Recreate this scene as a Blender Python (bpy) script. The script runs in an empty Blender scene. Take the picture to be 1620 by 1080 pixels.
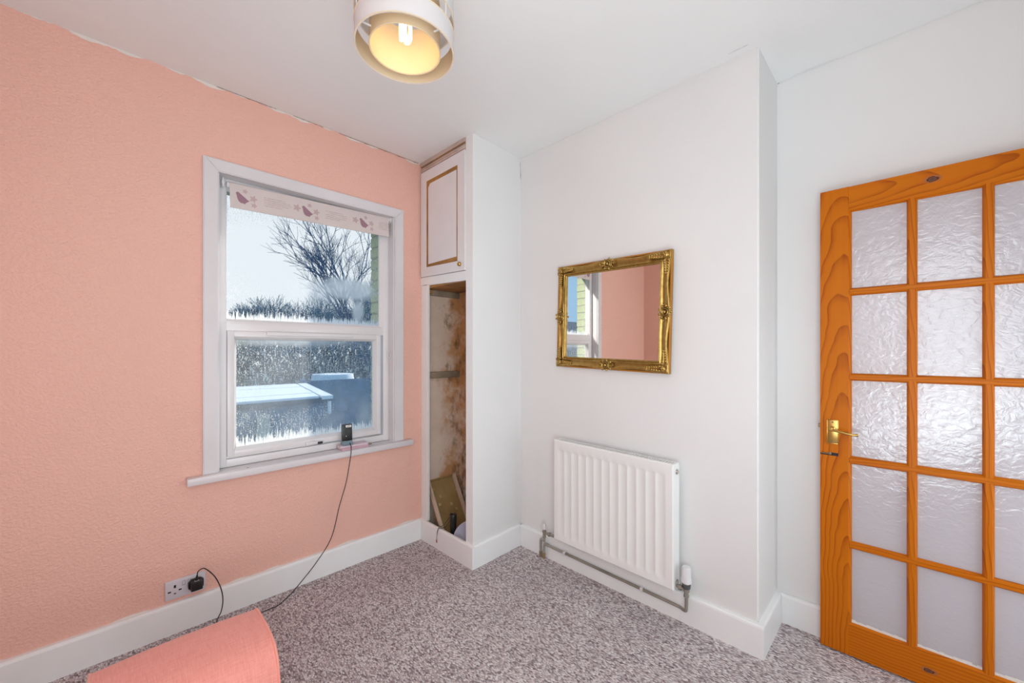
import bpy, bmesh, math, random
from mathutils import Vector, Matrix
random.seed(7)
C = bpy.context.scene
COL = C.collection
# ------------------------------------------------------------------ camera
H0 = 1.29199
cam_d = bpy.data.cameras.new('camera')
cam = bpy.data.objects.new('camera', cam_d); COL.objects.link(cam)
cam.location = (0, 0, H0)
cam.rotation_euler = (math.radians(90), 0, -math.radians(45.1177))
cam_d.sensor_fit = 'HORIZONTAL'; cam_d.sensor_width = 36.0
cam_d.lens = 630.464 / 1620 * 36.0
cam_d.shift_y = (554.754 - 540) / 1620
cam_d.clip_start = 0.02; cam_d.clip_end = 400
C.camera = cam
# ------------------------------------------------------------------ world
W = bpy.data.worlds.new('sky'); C.world = W; W.use_nodes = True
wt = W.node_tree; wt.nodes.clear()
wo = wt.nodes.new('ShaderNodeOutputWorld'); wb = wt.nodes.new('ShaderNodeBackground')
wc = wt.nodes.new('ShaderNodeTexCoord')
dotn = wt.nodes.new('ShaderNodeVectorMath'); dotn.operation = 'DOT_PRODUCT'
gd = Vector((0.50, 0.85, 0.16)).normalized()
dotn.inputs[1].default_value = gd
wr = wt.nodes.new('ShaderNodeValToRGB')
wr.color_ramp.elements[0].position = 0.05; wr.color_ramp.elements[0].color = (0.30, 0.55, 0.86, 1)
wr.color_ramp.elements[1].position = 0.88; wr.color_ramp.elements[1].color = (0.80, 0.84, 0.885, 1)
e = wr.color_ramp.elements.new(0.45); e.color = (0.55, 0.72, 0.92, 1)
wt.links.new(wc.outputs['Generated'], dotn.inputs[0])
wt.links.new(dotn.outputs['Value'], wr.inputs['Fac'])
wt.links.new(wr.outputs['Color'], wb.inputs['Color'])
wb.inputs['Strength'].default_value = 1.06
wt.links.new(wb.outputs[0], wo.inputs[0])

sun_d = bpy.data.lights.new('sun', 'SUN'); sun_d.energy = 5.0; sun_d.angle = math.radians(1.5); sun_d.color = (1, .95, .88)
sun = bpy.data.objects.new('sun', sun_d); COL.objects.link(sun)
sun.rotation_euler = Vector((-.95, -.32, -.42)).to_track_quat('-Z', 'Y').to_euler()
def area(name, loc, target, sx, sy, power, col):
    d = bpy.data.lights.new(name, 'AREA'); d.shape = 'RECTANGLE'; d.size = sx; d.size_y = sy
    d.energy = power; d.color = col
    o = bpy.data.objects.new(name, d); COL.objects.link(o); o.location = loc
    o.rotation_euler = (Vector(target) - Vector(loc)).to_track_quat('-Z', 'Y').to_euler()
    return o
LC = (0.825, 0.955, 1.005)
area('hall_fill', (1.80, -0.80, 0.90), (1.2, 2.4, 0.8), 0.7, 1.4, 9.5, LC)  # unseen fill beyond the doorway, added to brighten the far corner
area('ceiling_fill', (0.05, -0.10, 0.70), (0.50, 0.70, 2.6), 0.9, 0.8, 16.5, LC)  # added fill aimed upwards to lift the ceiling, not a room lamp
area('front_fill', (-0.10, -0.30, 1.30), (1.6, 1.9, 0.5), 0.8, 1.6, 17, LC)  # added soft fill behind the camera for even brightness
area('side_fill', (-0.50, 0.30, 1.20), (2.0, 0.9, 0.6), 1.0, 1.8, 6.5, LC)  # added fill at the left, out of view, evens the walls
C.view_settings.view_transform = 'Standard'; C.view_settings.look = 'None'
C.view_settings.gamma = 1.0; C.view_settings.use_curve_mapping = False
C.view_settings.exposure = 0.05
C.cycles.use_denoising = True
C.cycles.max_bounces = 12; C.cycles.diffuse_bounces = 6; C.cycles.transparent_max_bounces = 24
C.cycles.sample_clamp_indirect = 6.0

# ------------------------------------------------------------------ materials
def S(r, g, b):                                   # sRGB 0..255 to linear
    f = lambda c: (c / 255 / 12.92) if c / 255 <= .04045 else ((c / 255 + .055) / 1.055) ** 2.4
    return (f(r), f(g), f(b), 1)
class NT:
    def __init__(s, name):
        s.m = bpy.data.materials.new(name); s.m.use_nodes = True
        s.t = s.m.node_tree; s.b = s.t.nodes['Principled BSDF']; s.o = s.t.nodes['Material Output']
        s._tc = None
    def n(s, ty, **k):
        x = s.t.nodes.new(ty)
        for a, v in k.items(): setattr(x, a, v)
        return x
    def l(s, a, b): s.t.links.new(a, b)
    def coord(s, scale=(1, 1, 1), rot=(0, 0, 0), loc=(0, 0, 0), geo=True):
        if s._tc is None: s._tc = s.n('ShaderNodeTexCoord')
        mp = s.n('ShaderNodeMapping')
        mp.inputs['Scale'].default_value = scale; mp.inputs['Rotation'].default_value = rot
        mp.inputs['Location'].default_value = loc
        s.l(s._tc.outputs['Object'], mp.inputs['Vector']); return mp.outputs['Vector']
    def noise(s, scale, vec=None, detail=3, rough=.55, dist=0):
        x = s.n('ShaderNodeTexNoise'); x.inputs['Scale'].default_value = scale
        x.inputs['Detail'].default_value = detail; x.inputs['Roughness'].default_value = rough
        x.inputs['Distortion'].default_value = dist
        s.l(vec if vec is not None else s.coord(), x.inputs['Vector']); return x.outputs['Fac']
    def voronoi(s, scale, vec=None, feature='F1'):
        x = s.n('ShaderNodeTexVoronoi'); x.feature = feature; x.inputs['Scale'].default_value = scale
        s.l(vec if vec is not None else s.coord(), x.inputs['Vector']); return x.outputs['Distance']
    def ramp(s, fac, stops, interp='LINEAR'):
        x = s.n('ShaderNodeValToRGB'); cr = x.color_ramp; cr.interpolation = interp
        while len(cr.elements) < len(stops): cr.elements.new(.5)
        for el, (p, c) in zip(cr.elements, stops):
            el.position = p; el.color = c if len(c) == 4 else (c[0], c[1], c[2], 1)
        s.l(fac, x.inputs['Fac']); return x.outputs['Color']
    def grey(s, fac, a, b, va=0., vb=1.):
        return s.ramp(fac, [(a, (va,) * 3), (b, (vb,) * 3)])
    def mix(s, fac, a, b):
        x = s.n('ShaderNodeMix'); x.data_type = 'RGBA'
        for sock, v in ((x.inputs[0], fac), (x.inputs[6], a), (x.inputs[7], b)):
            if hasattr(v, 'links'): s.l(v, sock)
            else: sock.default_value = v
        return x.outputs[2]
    def math(s, op, a, b=None, clamp=False):
        x = s.n('ShaderNodeMath', operation=op, use_clamp=clamp)
        for sock, v in zip(x.inputs, (a, b)):
            if v is None: continue
            if hasattr(v, 'links'): s.l(v, sock)
            else: sock.default_value = v
        return x.outputs[0]
    def bump(s, h, strength=.3, dist=.01, prev=None):
        x = s.n('ShaderNodeBump'); x.inputs['Strength'].default_value = strength
        x.inputs['Distance'].default_value = dist; s.l(h, x.inputs['Height'])
        if prev is not None: s.l(prev, x.inputs['Normal'])
        return x.outputs['Normal']
    def set(s, **k):
        names = dict(base='Base Color', rough='Roughness', metal='Metallic', spec='Specular IOR Level', normal='Normal', trans='Transmission Weight', coat='Coat Weight', sheen='Sheen Weight', alpha='Alpha')
        for a, v in k.items():
            sock = s.b.inputs[names[a]]
            if hasattr(v, 'links'): s.l(v, sock)
            else: sock.default_value = v
        return s
def plain(name, col, rough=.5, metal=0., var=.06, bump=0., bscale=40, spec=.5):
    t = NT(name)
    f = t.noise(6, detail=4)
    c2 = tuple(max(0, x * (1 - var * 2)) for x in col[:3]) + (1,)
    t.set(base=t.mix(t.grey(f, .35, .75), col, c2), rough=rough, metal=metal, spec=spec)
    if bump: t.set(normal=t.bump(t.noise(bscale, detail=3), bump, .003))
    return t.m

M = {}
# painted plaster
def paint(name, col, sc=7, bump=.12, dirt=None, vary=.04):
    t = NT(name)
    f = t.noise(1.6, detail=5); g = t.noise(14, detail=4)
    c2 = tuple(x * (1 - vary) for x in col[:3]) + (1,)
    base = t.mix(t.grey(f, .35, .7), col, c2)
    t.set(base=base, rough=.62, spec=.25)
    b = t.bump(t.noise(9, detail=2), bump, .012)
    b = t.bump(t.noise(90, detail=2), .10, .002, b)
    t.set(normal=b); return t.m
M['white_wall'] = paint('white_wall_paint', (.785, .78, .775, 1))
M['ceiling'] = paint('ceiling_paint', (.83, .83, .825, 1), bump=.06)
# pink embossed wallpaper
t = NT('pink_wallpaper')
f = t.noise(1.3, detail=4)
base = t.mix(t.grey(f, .3, .75), (.85, .505, .415, 1), (.82, .48, .395, 1))
v = t.coord((1, 1, 1.35), (0, .5, 0))
n1 = t.noise(95, v, detail=2, rough=.45, dist=.4)
t.set(base=base, rough=.50, spec=.35, normal=t.bump(t.grey(n1, .38, .70), .45, .0042))
M['pink'] = t.m
# gloss painted wood
def gloss(name, col, rough=.32, vary=.05):
    t = NT(name); f = t.noise(5, detail=4)
    c2 = tuple(x * (1 - vary) for x in col[:3]) + (1,)
    t.set(base=t.mix(t.grey(f, .35, .72), col, c2), rough=rough, spec=.45,
          normal=t.bump(t.noise(30, t.coord((1, 1, .15)), detail=2), .05, .002))
    return t.m
M['white_gloss'] = gloss('white_gloss_paint', (.87, .88, .88, 1))
M['trim'] = gloss('white_window_trim', (.72, .69, .705, 1))
M['door_paint'] = gloss('cupboard_door_paint', (.80, .775, .785, 1))
M['upvc'] = gloss('white_upvc', (.76, .73, .735, 1), .28, .03)
M['radiator'] = gloss('radiator_enamel', (.84, .84, .825, 1), .30, .02)
M['plastic'] = plain('white_plastic', (.74, .73, .74, 1), .35, var=.01)
M['dark'] = plain('dark_recess', (.02, .018, .016, 1), .8)
M['crack'] = plain('dark_plaster_crack', (.16, .12, .10, 1), .9)
M['caulk'] = paint('pale_filler', (.80, .74, .69, 1))
# carpet
t = NT('loop_pile_carpet')
v = t.coord((2.1, 1, 1), (0, 0, math.radians(7)))
vo = t.voronoi(86, v)
vn = t.n('ShaderNodeTexVoronoi'); vn.inputs['Scale'].default_value = 86; t.l(v, vn.inputs['Vector'])
cr = t.n('ShaderNodeSeparateColor'); t.l(vn.outputs['Color'], cr.inputs[0])
base = t.ramp(cr.outputs[0], [(0., S(142, 128, 132)), (.32, S(208, 194, 196)), (.68, S(240, 229, 230)), (1., S(255, 250, 250))])
base = t.mix(t.grey(t.noise(2.2, detail=5), .3, .75), base, t.mix(.22, base, S(120, 96, 100)))
dk = t.grey(vo, .40, .95, 0, .70)
base = t.mix(dk, base, S(128, 114, 120))
t.set(base=base, rough=.95, spec=.1, normal=t.bump(t.math('SUBTRACT', 1.0, vo), .85, .010))
M['carpet'] = t.m
# pine
def pine(name, axis):
    t = NT(name)
    if axis == 'z':                                # flat sawn: growth rings round a slightly tilted heart line
        v = t.coord((1, 1, 1), (math.radians(1.2), math.radians(5.0), 0), (.0, -.668, 0)); vf = t.coord((60, 60, 2.2))
    else:
        v = t.coord((1, 1, 1), (math.radians(1.5), 0, math.radians(5)), (.09, 0, -1.985)); vf = t.coord((60, 2.2, 60))
    dn = t.n('ShaderNodeTexNoise'); dn.inputs['Scale'].default_value = 4.0; dn.inputs['Detail'].default_value = 2; t.l(v, dn.inputs['Vector'])
    dv = t.n('ShaderNodeVectorMath'); dv.operation = 'MULTIPLY_ADD'; t.l(dn.outputs['Color'], dv.inputs[0]); dv.inputs[1].default_value = (.032, .032, .032); t.l(v, dv.inputs[2])
    wv = t.n('ShaderNodeTexWave'); wv.wave_type = 'RINGS'; wv.rings_direction = 'Z' if axis == 'z' else 'Y'
    wv.wave_profile = 'SAW'; wv.inputs['Scale'].default_value = 25 if axis == 'z' else 24
    wv.inputs['Distortion'].default_value = .8; wv.inputs['Detail'].default_value = 1.5; wv.inputs['Detail Scale'].default_value = .6
    t.l(dv.outputs[0], wv.inputs['Vector'])
    col = t.ramp(wv.outputs['Fac'], [(0, (.54, .142, .003, 1)), (.62, (.51, .126, .003, 1)), (.86, (.40, .085, .002, 1)), (.97, (.29, .050, .001, 1)), (1, (.50, .125, .003, 1))])
    col = t.mix(t.grey(t.noise(1, vf, detail=4), .35, .75), col, t.mix(.5, col, (.56, .165, .005, 1)))
    hgt = t.noise(1, vf, detail=3)
    if axis == 'y':                                # knots of the timber: (y, z) in door space
        for ky, kz, ry, rz in ((-.063, 1.943, .030, .016), (-.055, .074, .026, .013)):
            sub = t.n('ShaderNodeVectorMath'); sub.operation = 'SUBTRACT'
            t.l(t._tc.outputs['Object'], sub.inputs[0]); sub.inputs[1].default_value = (0, ky + .486 - .0, kz)
            sp = t.n('ShaderNodeSeparateXYZ'); t.l(sub.outputs[0], sp.inputs[0])
            a = t.math('DIVIDE', sp.outputs[1], ry); b = t.math('DIVIDE', sp.outputs[2], rz)
            d = t.math('SQRT', t.math('ADD', t.math('MULTIPLY', a, a), t.math('MULTIPLY', b, b)))
            d = t.math('ADD', d, t.math('MULTIPLY', t.math('SUBTRACT', t.noise(60, detail=3), .5), .7))
            kc = t.ramp(d, [(0, (.10, .045, .03, 1)), (.35, (.17, .075, .05, 1)), (.5, (.05, .012, .004, 1)), (.62, (.36, .12, .05, 1)), (1, (.40, .13, .02, 1))])
            col = t.mix(t.grey(d, .7, 1.15, 1, 0), col, kc)
    t.set(base=col, rough=.36, spec=.14, normal=t.bump(hgt, .08, .002)); return t.m
M['pine_v'] = pine('varnished_pine_upright', 'z'); M['pine_h'] = pine('varnished_pine_crossways', 'y')
# obscured (textured) door glass
t = NT('obscured_glass')
n1 = t.noise(34, t.coord((1, 1, 1.3)), detail=3, dist=.9)
nz = t.bump(t.grey(n1, .3, .8), .17, .006)
tr = t.n('ShaderNodeBsdfTransparent'); tr.inputs[0].default_value = (.92, .90, .93, 1)
df = t.n('ShaderNodeBsdfDiffuse'); df.inputs[0].default_value = (.82, .79, .82, 1); t.l(nz, df.inputs['Normal'])
tl = t.n('ShaderNodeBsdfTranslucent'); tl.inputs[0].default_value = (.85, .83, .86, 1); t.l(nz, tl.inputs['Normal'])
gl = t.n('ShaderNodeBsdfGlossy'); gl.inputs['Roughness'].default_value = .18; t.l(nz, gl.inputs['Normal'])
m1 = t.n('ShaderNodeMixShader'); m1.inputs[0].default_value = .35; t.l(df.outputs[0], m1.inputs[1]); t.l(tl.outputs[0], m1.inputs[2])
m2 = t.n('ShaderNodeMixShader'); m2.inputs[0].default_value = .68; t.l(tr.outputs[0], m2.inputs[1]); t.l(m1.outputs[0], m2.inputs[2])
m3 = t.n('ShaderNodeMixShader'); m3.inputs[0].default_value = .10; t.l(m2.outputs[0], m3.inputs[1]); t.l(gl.outputs[0], m3.inputs[2])
t.l(m3.outputs[0], t.o.inputs[0]); M['obscure'] = t.m
# metals
M['brass'] = plain('worn_brass', (.62, .40, .12, 1), .28, 1., .12)
M['brass_dark'] = plain('tarnished_brass', (.30, .24, .15, 1), .4, 1., .15)
M['chrome'] = plain('dull_chrome', (.62, .60, .57, 1), .28, 1., .1)
M['pipe'] = plain('painted_pipe', (.50, .47, .42, 1), .38, .55, .2)
M['pipe_old'] = plain('tarnished_pipe', (.36, .33, .28, 1), .40, .45, .2)
M['rust'] = plain('rusty_pipe_end', (.36, .24, .13, 1), .7, .1, .3)
t = NT('gilt_frame')
f = t.noise(45, detail=4); crease = t.n('ShaderNodeNewGeometry')
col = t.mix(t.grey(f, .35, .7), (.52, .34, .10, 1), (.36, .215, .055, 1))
col = t.mix(t.grey(crease.outputs['Pointiness'], .40, .50, 1, 0), col, (.09, .05, .012, 1))  # creases coloured darker than the raised gilding
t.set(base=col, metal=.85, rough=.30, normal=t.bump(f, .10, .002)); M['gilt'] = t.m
M['gilt_side'] = plain('gilt_side', (.46, .19, .022, 1), .45, .3, .12)
t = NT('mirror_silver'); t.set(base=(.86, .85, .82, 1), metal=1., rough=.012); M['mirror'] = t.m
# misc
M['black'] = plain('black_plastic', (.012, .012, .012, 1), .35)
M['cable'] = plain('black_cable', (.010, .009, .008, 1), .45)
M['grey_plastic'] = plain('blue_grey_plastic', (.17, .25, .29, 1), .3)
M['label'] = plain('white_label', (.80, .78, .80, 1), .5)
M['bulb_off'] = plain('grey_cap', (.30, .29, .27, 1), .4)
M['collar'] = plain('dark_grey_collar', (.09, .09, .085, 1), .4)
M['socket'] = plain('grey_white_plastic', (.66, .63, .68, 1), .35, var=.01)
M['strip_wood'] = plain('stripped_groove_wood', (.44, .21, .045, 1), .6, var=.3)
M['batten'] = plain('dirty_batten', (.36, .29, .21, 1), .8, var=.3)
M['shelf_wood'] = plain('orange_board', (.45, .22, .07, 1), .7, var=.3)
M['tray_side'] = plain('pale_bare_wood', (.62, .48, .37, 1), .7, var=.15)
# mouldy plaster
t = NT('mouldy_plaster')
f = t.noise(4.2, detail=7, rough=.65); g = t.noise(11, t.coord((1, 1, .55)), detail=6, rough=.7)
k = t.noise(30, detail=4, rough=.7)
sp = t.n('ShaderNodeSeparateXYZ'); t.coord(); t.l(t._tc.outputs['Object'], sp.inputs[0])
xs = t.math('MULTIPLY', t.math('SUBTRACT', sp.outputs[0], .12), 1.1)
base = t.ramp(t.noise(2.6, detail=5), [(.3, S(226, 208, 194)), (.55, S(206, 188, 172)), (.8, S(184, 162, 142))])
base = t.mix(t.grey(t.math('ADD', f, xs), .56, .72, 0, .85), base, S(178, 122, 58))
base = t.mix(t.grey(t.math('ADD', g, t.math('MULTIPLY', xs, .5)), .60, .75, 0, .8), base, S(92, 72, 44))
base = t.mix(t.grey(k, .66, .76, 0, .6), base, S(205, 190, 172))
t.set(base=base, rough=.85, normal=t.bump(f, .4, .01)); M['mould'] = t.m
t = NT('stained_hardboard')
f = t.noise(9, detail=6, rough=.65)
base = t.ramp(t.noise(5, detail=4), [(.3, S(158, 132, 86)), (.7, S(124, 98, 58))])
base = t.mix(t.grey(f, .60, .68, 0, .8), base, S(176, 158, 118))
t.set(base=base, rough=.6); M['hardboard'] = t.m
M['crumb'] = plain('dried_plaster', S(176, 152, 112), .9, var=.2)
# fabric
def fabric(name, c1, c2):
    t = NT(name)
    a = t.noise(1, t.coord((14, 700, 700)), detail=3); b = t.noise(1, t.coord((700, 26, 26)), detail=3)
    s_ = t.math('MULTIPLY', t.math('ADD', a, b), .5)
    t.set(base=t.mix(t.grey(s_, .38, .64), c1, c2), rough=.88, spec=.15, sheen=.35, normal=t.bump(s_, .35, .0015)); return t.m
M['coral'] = fabric('coral_linen_fabric', (.86, .36, .30, 1), (.74, .255, .21, 1))
M['coral_pipe'] = fabric('coral_piping', (.86, .36, .29, 1), (.76, .28, .22, 1))
M['wood_leg'] = plain('dark_wood', (.10, .05, .03, 1), .45)
# lamp shade
def shade(name, col, transl):
    t = NT(name)
    b = t.noise(1, t.coord((300, 300, 20)), detail=2)
    t.set(base=col, rough=.8, normal=t.bump(b, .08, .001))
    tl = t.n('ShaderNodeBsdfTranslucent'); tl.inputs[0].default_value = col
    ms = t.n('ShaderNodeMixShader'); ms.inputs[0].default_value = transl
    t.l(t.b.outputs[0], ms.inputs[1]); t.l(tl.outputs[0], ms.inputs[2]); t.l(ms.outputs[0], t.o.inputs[0]); return t.m
M['shade_out'] = shade('white_shade_fabric', (.72, .68, .675, 1), .10)
M['shade_in'] = shade('bulb_warmed_cream_fabric', (.78, .61, .40, 1), .10)  # cream with the bulb's warm glow put into the colour
t = NT('lit_bulb'); t.set(base=(1, .9, .7, 1)); t.b.inputs['Emission Color'].default_value = (1, .80, .42, 1)
t.b.inputs['Emission Strength'].default_value = 4; M['bulb'] = t.m

# ------------------------------------------------------------------ mesh helpers
def nb(): return bmesh.new()
def box(bm, x0, x1, y0, y1, z0, z1, bev=0., seg=2):
    vs = [bm.verts.new((x, y, z)) for x in (x0, x1) for y in (y0, y1) for z in (z0, z1)]
    fs = [bm.faces.new([vs[i] for i in q]) for q in ((0, 1, 3, 2), (4, 6, 7, 5), (0, 4, 5, 1), (2, 3, 7, 6), (0, 2, 6, 4), (1, 5, 7, 3))]
    if bev:
        es = list({e_ for f_ in fs for e_ in f_.edges})
        bmesh.ops.bevel(bm, geom=es, offset=bev, segments=seg, affect='EDGES', profile=.5)
    return bm
def B(*a, **k): return box(nb(), *a, **k)
def tube(bm, pts, r, n=8, cap=True, closed=False):
    pts = [Vector(p) for p in pts]; rr = r if isinstance(r, (list, tuple)) else [r] * len(pts)
    rings = []; up = None; L = len(pts)
    for i, p in enumerate(pts):
        if closed: d = (pts[(i + 1) % L] - pts[i - 1])
        else: d = (pts[min(i + 1, L - 1)] - pts[max(i - 1, 0)])
        d.normalize()
        if up is None:
            up = Vector((0, 0, 1)) if abs(d.z) < .9 else Vector((1, 0, 0))
        a = d.cross(up)
        if a.length < 1e-5: a = d.cross(Vector((1, .3, 0)))
        a.normalize(); up = a.cross(d).normalized()
        rings.append([bm.verts.new(p + (a * math.cos(2 * math.pi * k / n) + up * math.sin(2 * math.pi * k / n)) * rr[i]) for k in range(n)])
    for i in range(L if closed else L - 1):
        a, b = rings[i], rings[(i + 1) % L]
        for k in range(n): bm.faces.new((a[k], a[(k + 1) % n], b[(k + 1) % n], b[k]))
    if cap and not closed:
        bm.faces.new(rings[0][::-1]); bm.faces.new(rings[-1])
    return bm
def smooth_path(pts, sub=6):
    P = [Vector(p) for p in pts]; out = []
    for i in range(len(P) - 1):
        p0, p1, p2, p3 = P[max(i - 1, 0)], P[i], P[i + 1], P[min(i + 2, len(P) - 1)]
        for k in range(sub):
            u = k / sub
            out.append(.5 * ((2 * p1) + (-p0 + p2) * u + (2 * p0 - 5 * p1 + 4 * p2 - p3) * u * u + (-p0 + 3 * p1 - 3 * p2 + p3) * u ** 3))
    return out + [P[-1]]
def lathe(bm, prof, c=(0, 0, 0), axis=(0, 0, 1), n=24, closed=False):
    ax = Vector(axis).normalized(); q = Vector((0, 0, 1)).rotation_difference(ax); c = Vector(c)
    rings = []
    for r, z in prof:
        if r < 1e-6: rings.append([bm.verts.new(c + q @ Vector((0, 0, z)))])
        else: rings.append([bm.verts.new(c + q @ Vector((r * math.cos(2 * math.pi * k / n), r * math.sin(2 * math.pi * k / n), z))) for k in range(n)])
    R = len(rings)
    for i in range(R if closed else R - 1):
        a, b = rings[i], rings[(i + 1) % R]
        for k in range(n):
            k2 = (k + 1) % n
            if len(a) == 1 and len(b) == 1: continue
            if len(a) == 1: bm.faces.new((a[0], b[k], b[k2]))
            elif len(b) == 1: bm.faces.new((a[k], a[k2], b[0]))
            else: bm.faces.new((a[k], a[k2], b[k2], b[k]))
    return bm
def prism(bm, poly, axis, a0, a1):
    """poly in the two other axes (cyclic order after axis), extruded along axis"""
    def mk(u, v, w):
        return {'x': (w, u, v), 'y': (u, w, v), 'z': (u, v, w)}[axis]
    A = [bm.verts.new(mk(u, v, a0)) for u, v in poly]; D = [bm.verts.new(mk(u, v, a1)) for u, v in poly]
    n = len(poly)
    bm.faces.new(A[::-1]); bm.faces.new(D)
    for i in range(n): bm.faces.new((A[i], A[(i + 1) % n], D[(i + 1) % n], D[i]))
    return bm
def wloc(o):
    v = Vector((0, 0, 0))
    while o is not None: v += o.location; o = o.parent
    return v
def obj(name, bm, mat, parent=None, smooth=False, local=False, angle=40):
    if parent is not None and not local:
        bmesh.ops.translate(bm, verts=bm.verts, vec=-wloc(parent))
    bmesh.ops.recalc_face_normals(bm, faces=bm.faces)
    if smooth:
        lim = math.radians(angle)
        for f_ in bm.faces: f_.smooth = True
        for e_ in bm.edges:
            if len(e_.link_faces) == 2 and e_.calc_face_angle(0) > lim: e_.smooth = False
    me = bpy.data.meshes.new(name); bm.to_mesh(me); bm.free()
    if isinstance(mat, (list, tuple)):
        for m_ in mat: me.materials.append(m_)
    else: me.materials.append(mat)
    o = bpy.data.objects.new(name, me); COL.objects.link(o)
    if parent is not None: o.parent = parent
    return o
def tag(o, label=None, cat=None, group=None, kind=None):
    if label: o['label'] = label
    if cat: o['category'] = cat
    if group: o['group'] = group
    if kind: o['kind'] = kind
    return o
def thing(name, label, cat, loc=(0, 0, 0), rot=(0, 0, 0), group=None, kind=None):
    o = bpy.data.objects.new(name, None); COL.objects.link(o); o.empty_display_size = .05
    o.location = loc; o.rotation_euler = rot
    return tag(o, label, cat, group, kind)
def struct(name, bm, mat, label, cat, parent=None, **k):
    return tag(obj(name, bm, mat, parent, **k), label, cat, kind='structure')

# ------------------------------------------------------------------ room shell
YW, XC, YS, XR, YB, XQ, HC = 2.398, 1.515, 1.8364, 1.9405, 0.4521, 2.2743, 2.585
YS2 = 1.848                                        # cupboard side meets chimney breast
XW, YN = -0.55, -0.55                              # west and near walls
struct('floor', B(XW - .1, XQ + .1, -1.7, YW + .1, -.08, 0), M['carpet'], 'mauve grey loop pile carpet covering the room floor', 'floor')
# ceiling with slightly uneven corners
bm = nb()
xs = [XW - .1, .5, XC, XR, XQ + .1]; ys = [-1.7, YB, YS2, YW + .1]
def cz(i, j):
    z = HC
    if i == 3 and j == 2: z -= .006
    if i == 2 and j == 3: z += .004
    return z
g = [[bm.verts.new((x, y, cz(i, j))) for j, y in enumerate(ys)] for i, x in enumerate(xs)]
g2 = [[bm.verts.new((x, y, HC + .1)) for j, y in enumerate(ys)] for i, x in enumerate(xs)]
for i in range(len(xs) - 1):
    for j in range(len(ys) - 1):
        bm.faces.new((g[i][j], g[i][j + 1], g[i + 1][j + 1], g[i + 1][j]))
        bm.faces.new((g2[i][j], g2[i + 1][j], g2[i + 1][j + 1], g2[i][j + 1]))
struct('ceiling', bm, M['ceiling'], 'off white painted ceiling with cracked edges', 'ceiling')
# window wall, inner leaf with opening
OX0, OX1, OZ0, OZ1 = .366, 1.308, .664, 2.172
bm = nb()
for a in ((XW - .1, OX0, -.05, HC + .05), (OX1, XQ + .1, -.05, HC + .05), (OX0, OX1, -.05, OZ0), (OX0, OX1, OZ1, HC + .05)):
    box(bm, a[0], a[1], YW, 2.52, a[2], a[3])
struct('wall_left', bm, M['pink'], 'coral pink embossed wallpapered wall around the window', 'wall')
# outer brick leaf
M['brick'] = plain('yellow_stock_brick', S(188, 196, 162), .85, var=.14, bump=.5, bscale=60)
M['mortar'] = plain('pale_mortar', S(176, 176, 160), .9, var=.1, bump=.4)
BX0, BX1, BZ0, BZ1 = .402, 1.262, .72, 2.14
bm = nb()
for a in ((XW - .3, BX0 - .006, -.6, 3.2), (BX1 + .006, XQ + .3, -.6, 3.2), (BX0 - .01, BX1 + .01, -.6, BZ0), (BX0 - .01, BX1 + .01, BZ1, 3.2)):
    box(bm, a[0], a[1], 2.522, 2.632, a[2], a[3])
ow = struct('wall_exterior', bm, M['mortar'], 'yellow stock brick outer wall at the window jambs', 'wall')
k = 0; z = BZ0
brick_mesh = {}
while z < BZ1 - .03:
    for side in (0, 1):
        L = (.215, .1025)[(k + side) % 2]
        key = (L, side)
        if key not in brick_mesh:
            if side == 0: bq = B(-L, 0, 0, .1125, 0, .064, bev=.004, seg=1)
            else: bq = B(0, L, 0, .1125, 0, .064, bev=.004, seg=1)
            o = obj('brick', bq, M['brick'], ow, local=True); brick_mesh[key] = o
        else:
            o = brick_mesh[key].copy(); COL.objects.link(o); o.parent = ow
        o.location = ((BX0 if side == 0 else BX1) + random.uniform(-.003, .003), 2.5225, z + .005)
    z += .075; k += 1
# exterior stone sill outside the glass
struct('trim_1', B(BX0 - .004, BX1 + .004, 2.535, 2.70, .66, .74, bev=.006), M['mortar'], 'stone sill outside the window under the lower pane', 'sill')
struct('wall_far', B(XW - .1, XW, -1.7, YW, -.05, HC + .05), M['pink'], 'plain coral pink side wall seen only in the mirror', 'wall')
bm = nb()
for a in ((XW, 1.40, -.05, HC + .05), (2.215, XQ, -.05, HC + .05), (1.40, 2.215, 2.02, HC + .05)):
    box(bm, a[0], a[1], YN - .1, YN, a[2], a[3])
struct('wall_near', bm, M['white_wall'], 'white wall with the doorway behind the viewpoint', 'wall')
struct('wall_hall', B(XW, XQ, -1.7, -1.6, -.05, HC + .05), M['white_wall'], 'white hallway wall beyond the doorway', 'wall')
struct('wall_recess', B(XQ, XQ + .1, -1.7, YB + .02, -.05, HC + .05), M['white_wall'], 'white wall of the recess behind the open pine door', 'wall')
bm = B(XR, XQ + .1, YB, YW, -.05, HC + .05)
es = [e_ for e_ in bm.edges if all(abs(v_.co.x - XR) < 1e-4 and abs(v_.co.y - YB) < 1e-4 for v_ in e_.verts)]
bmesh.ops.bevel(bm, geom=es, offset=.006, segments=3, affect='EDGES')
struct('wall_chimney', bm, M['white_wall'], 'white chimney breast wall carrying mirror and radiator', 'wall', smooth=True)

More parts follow.
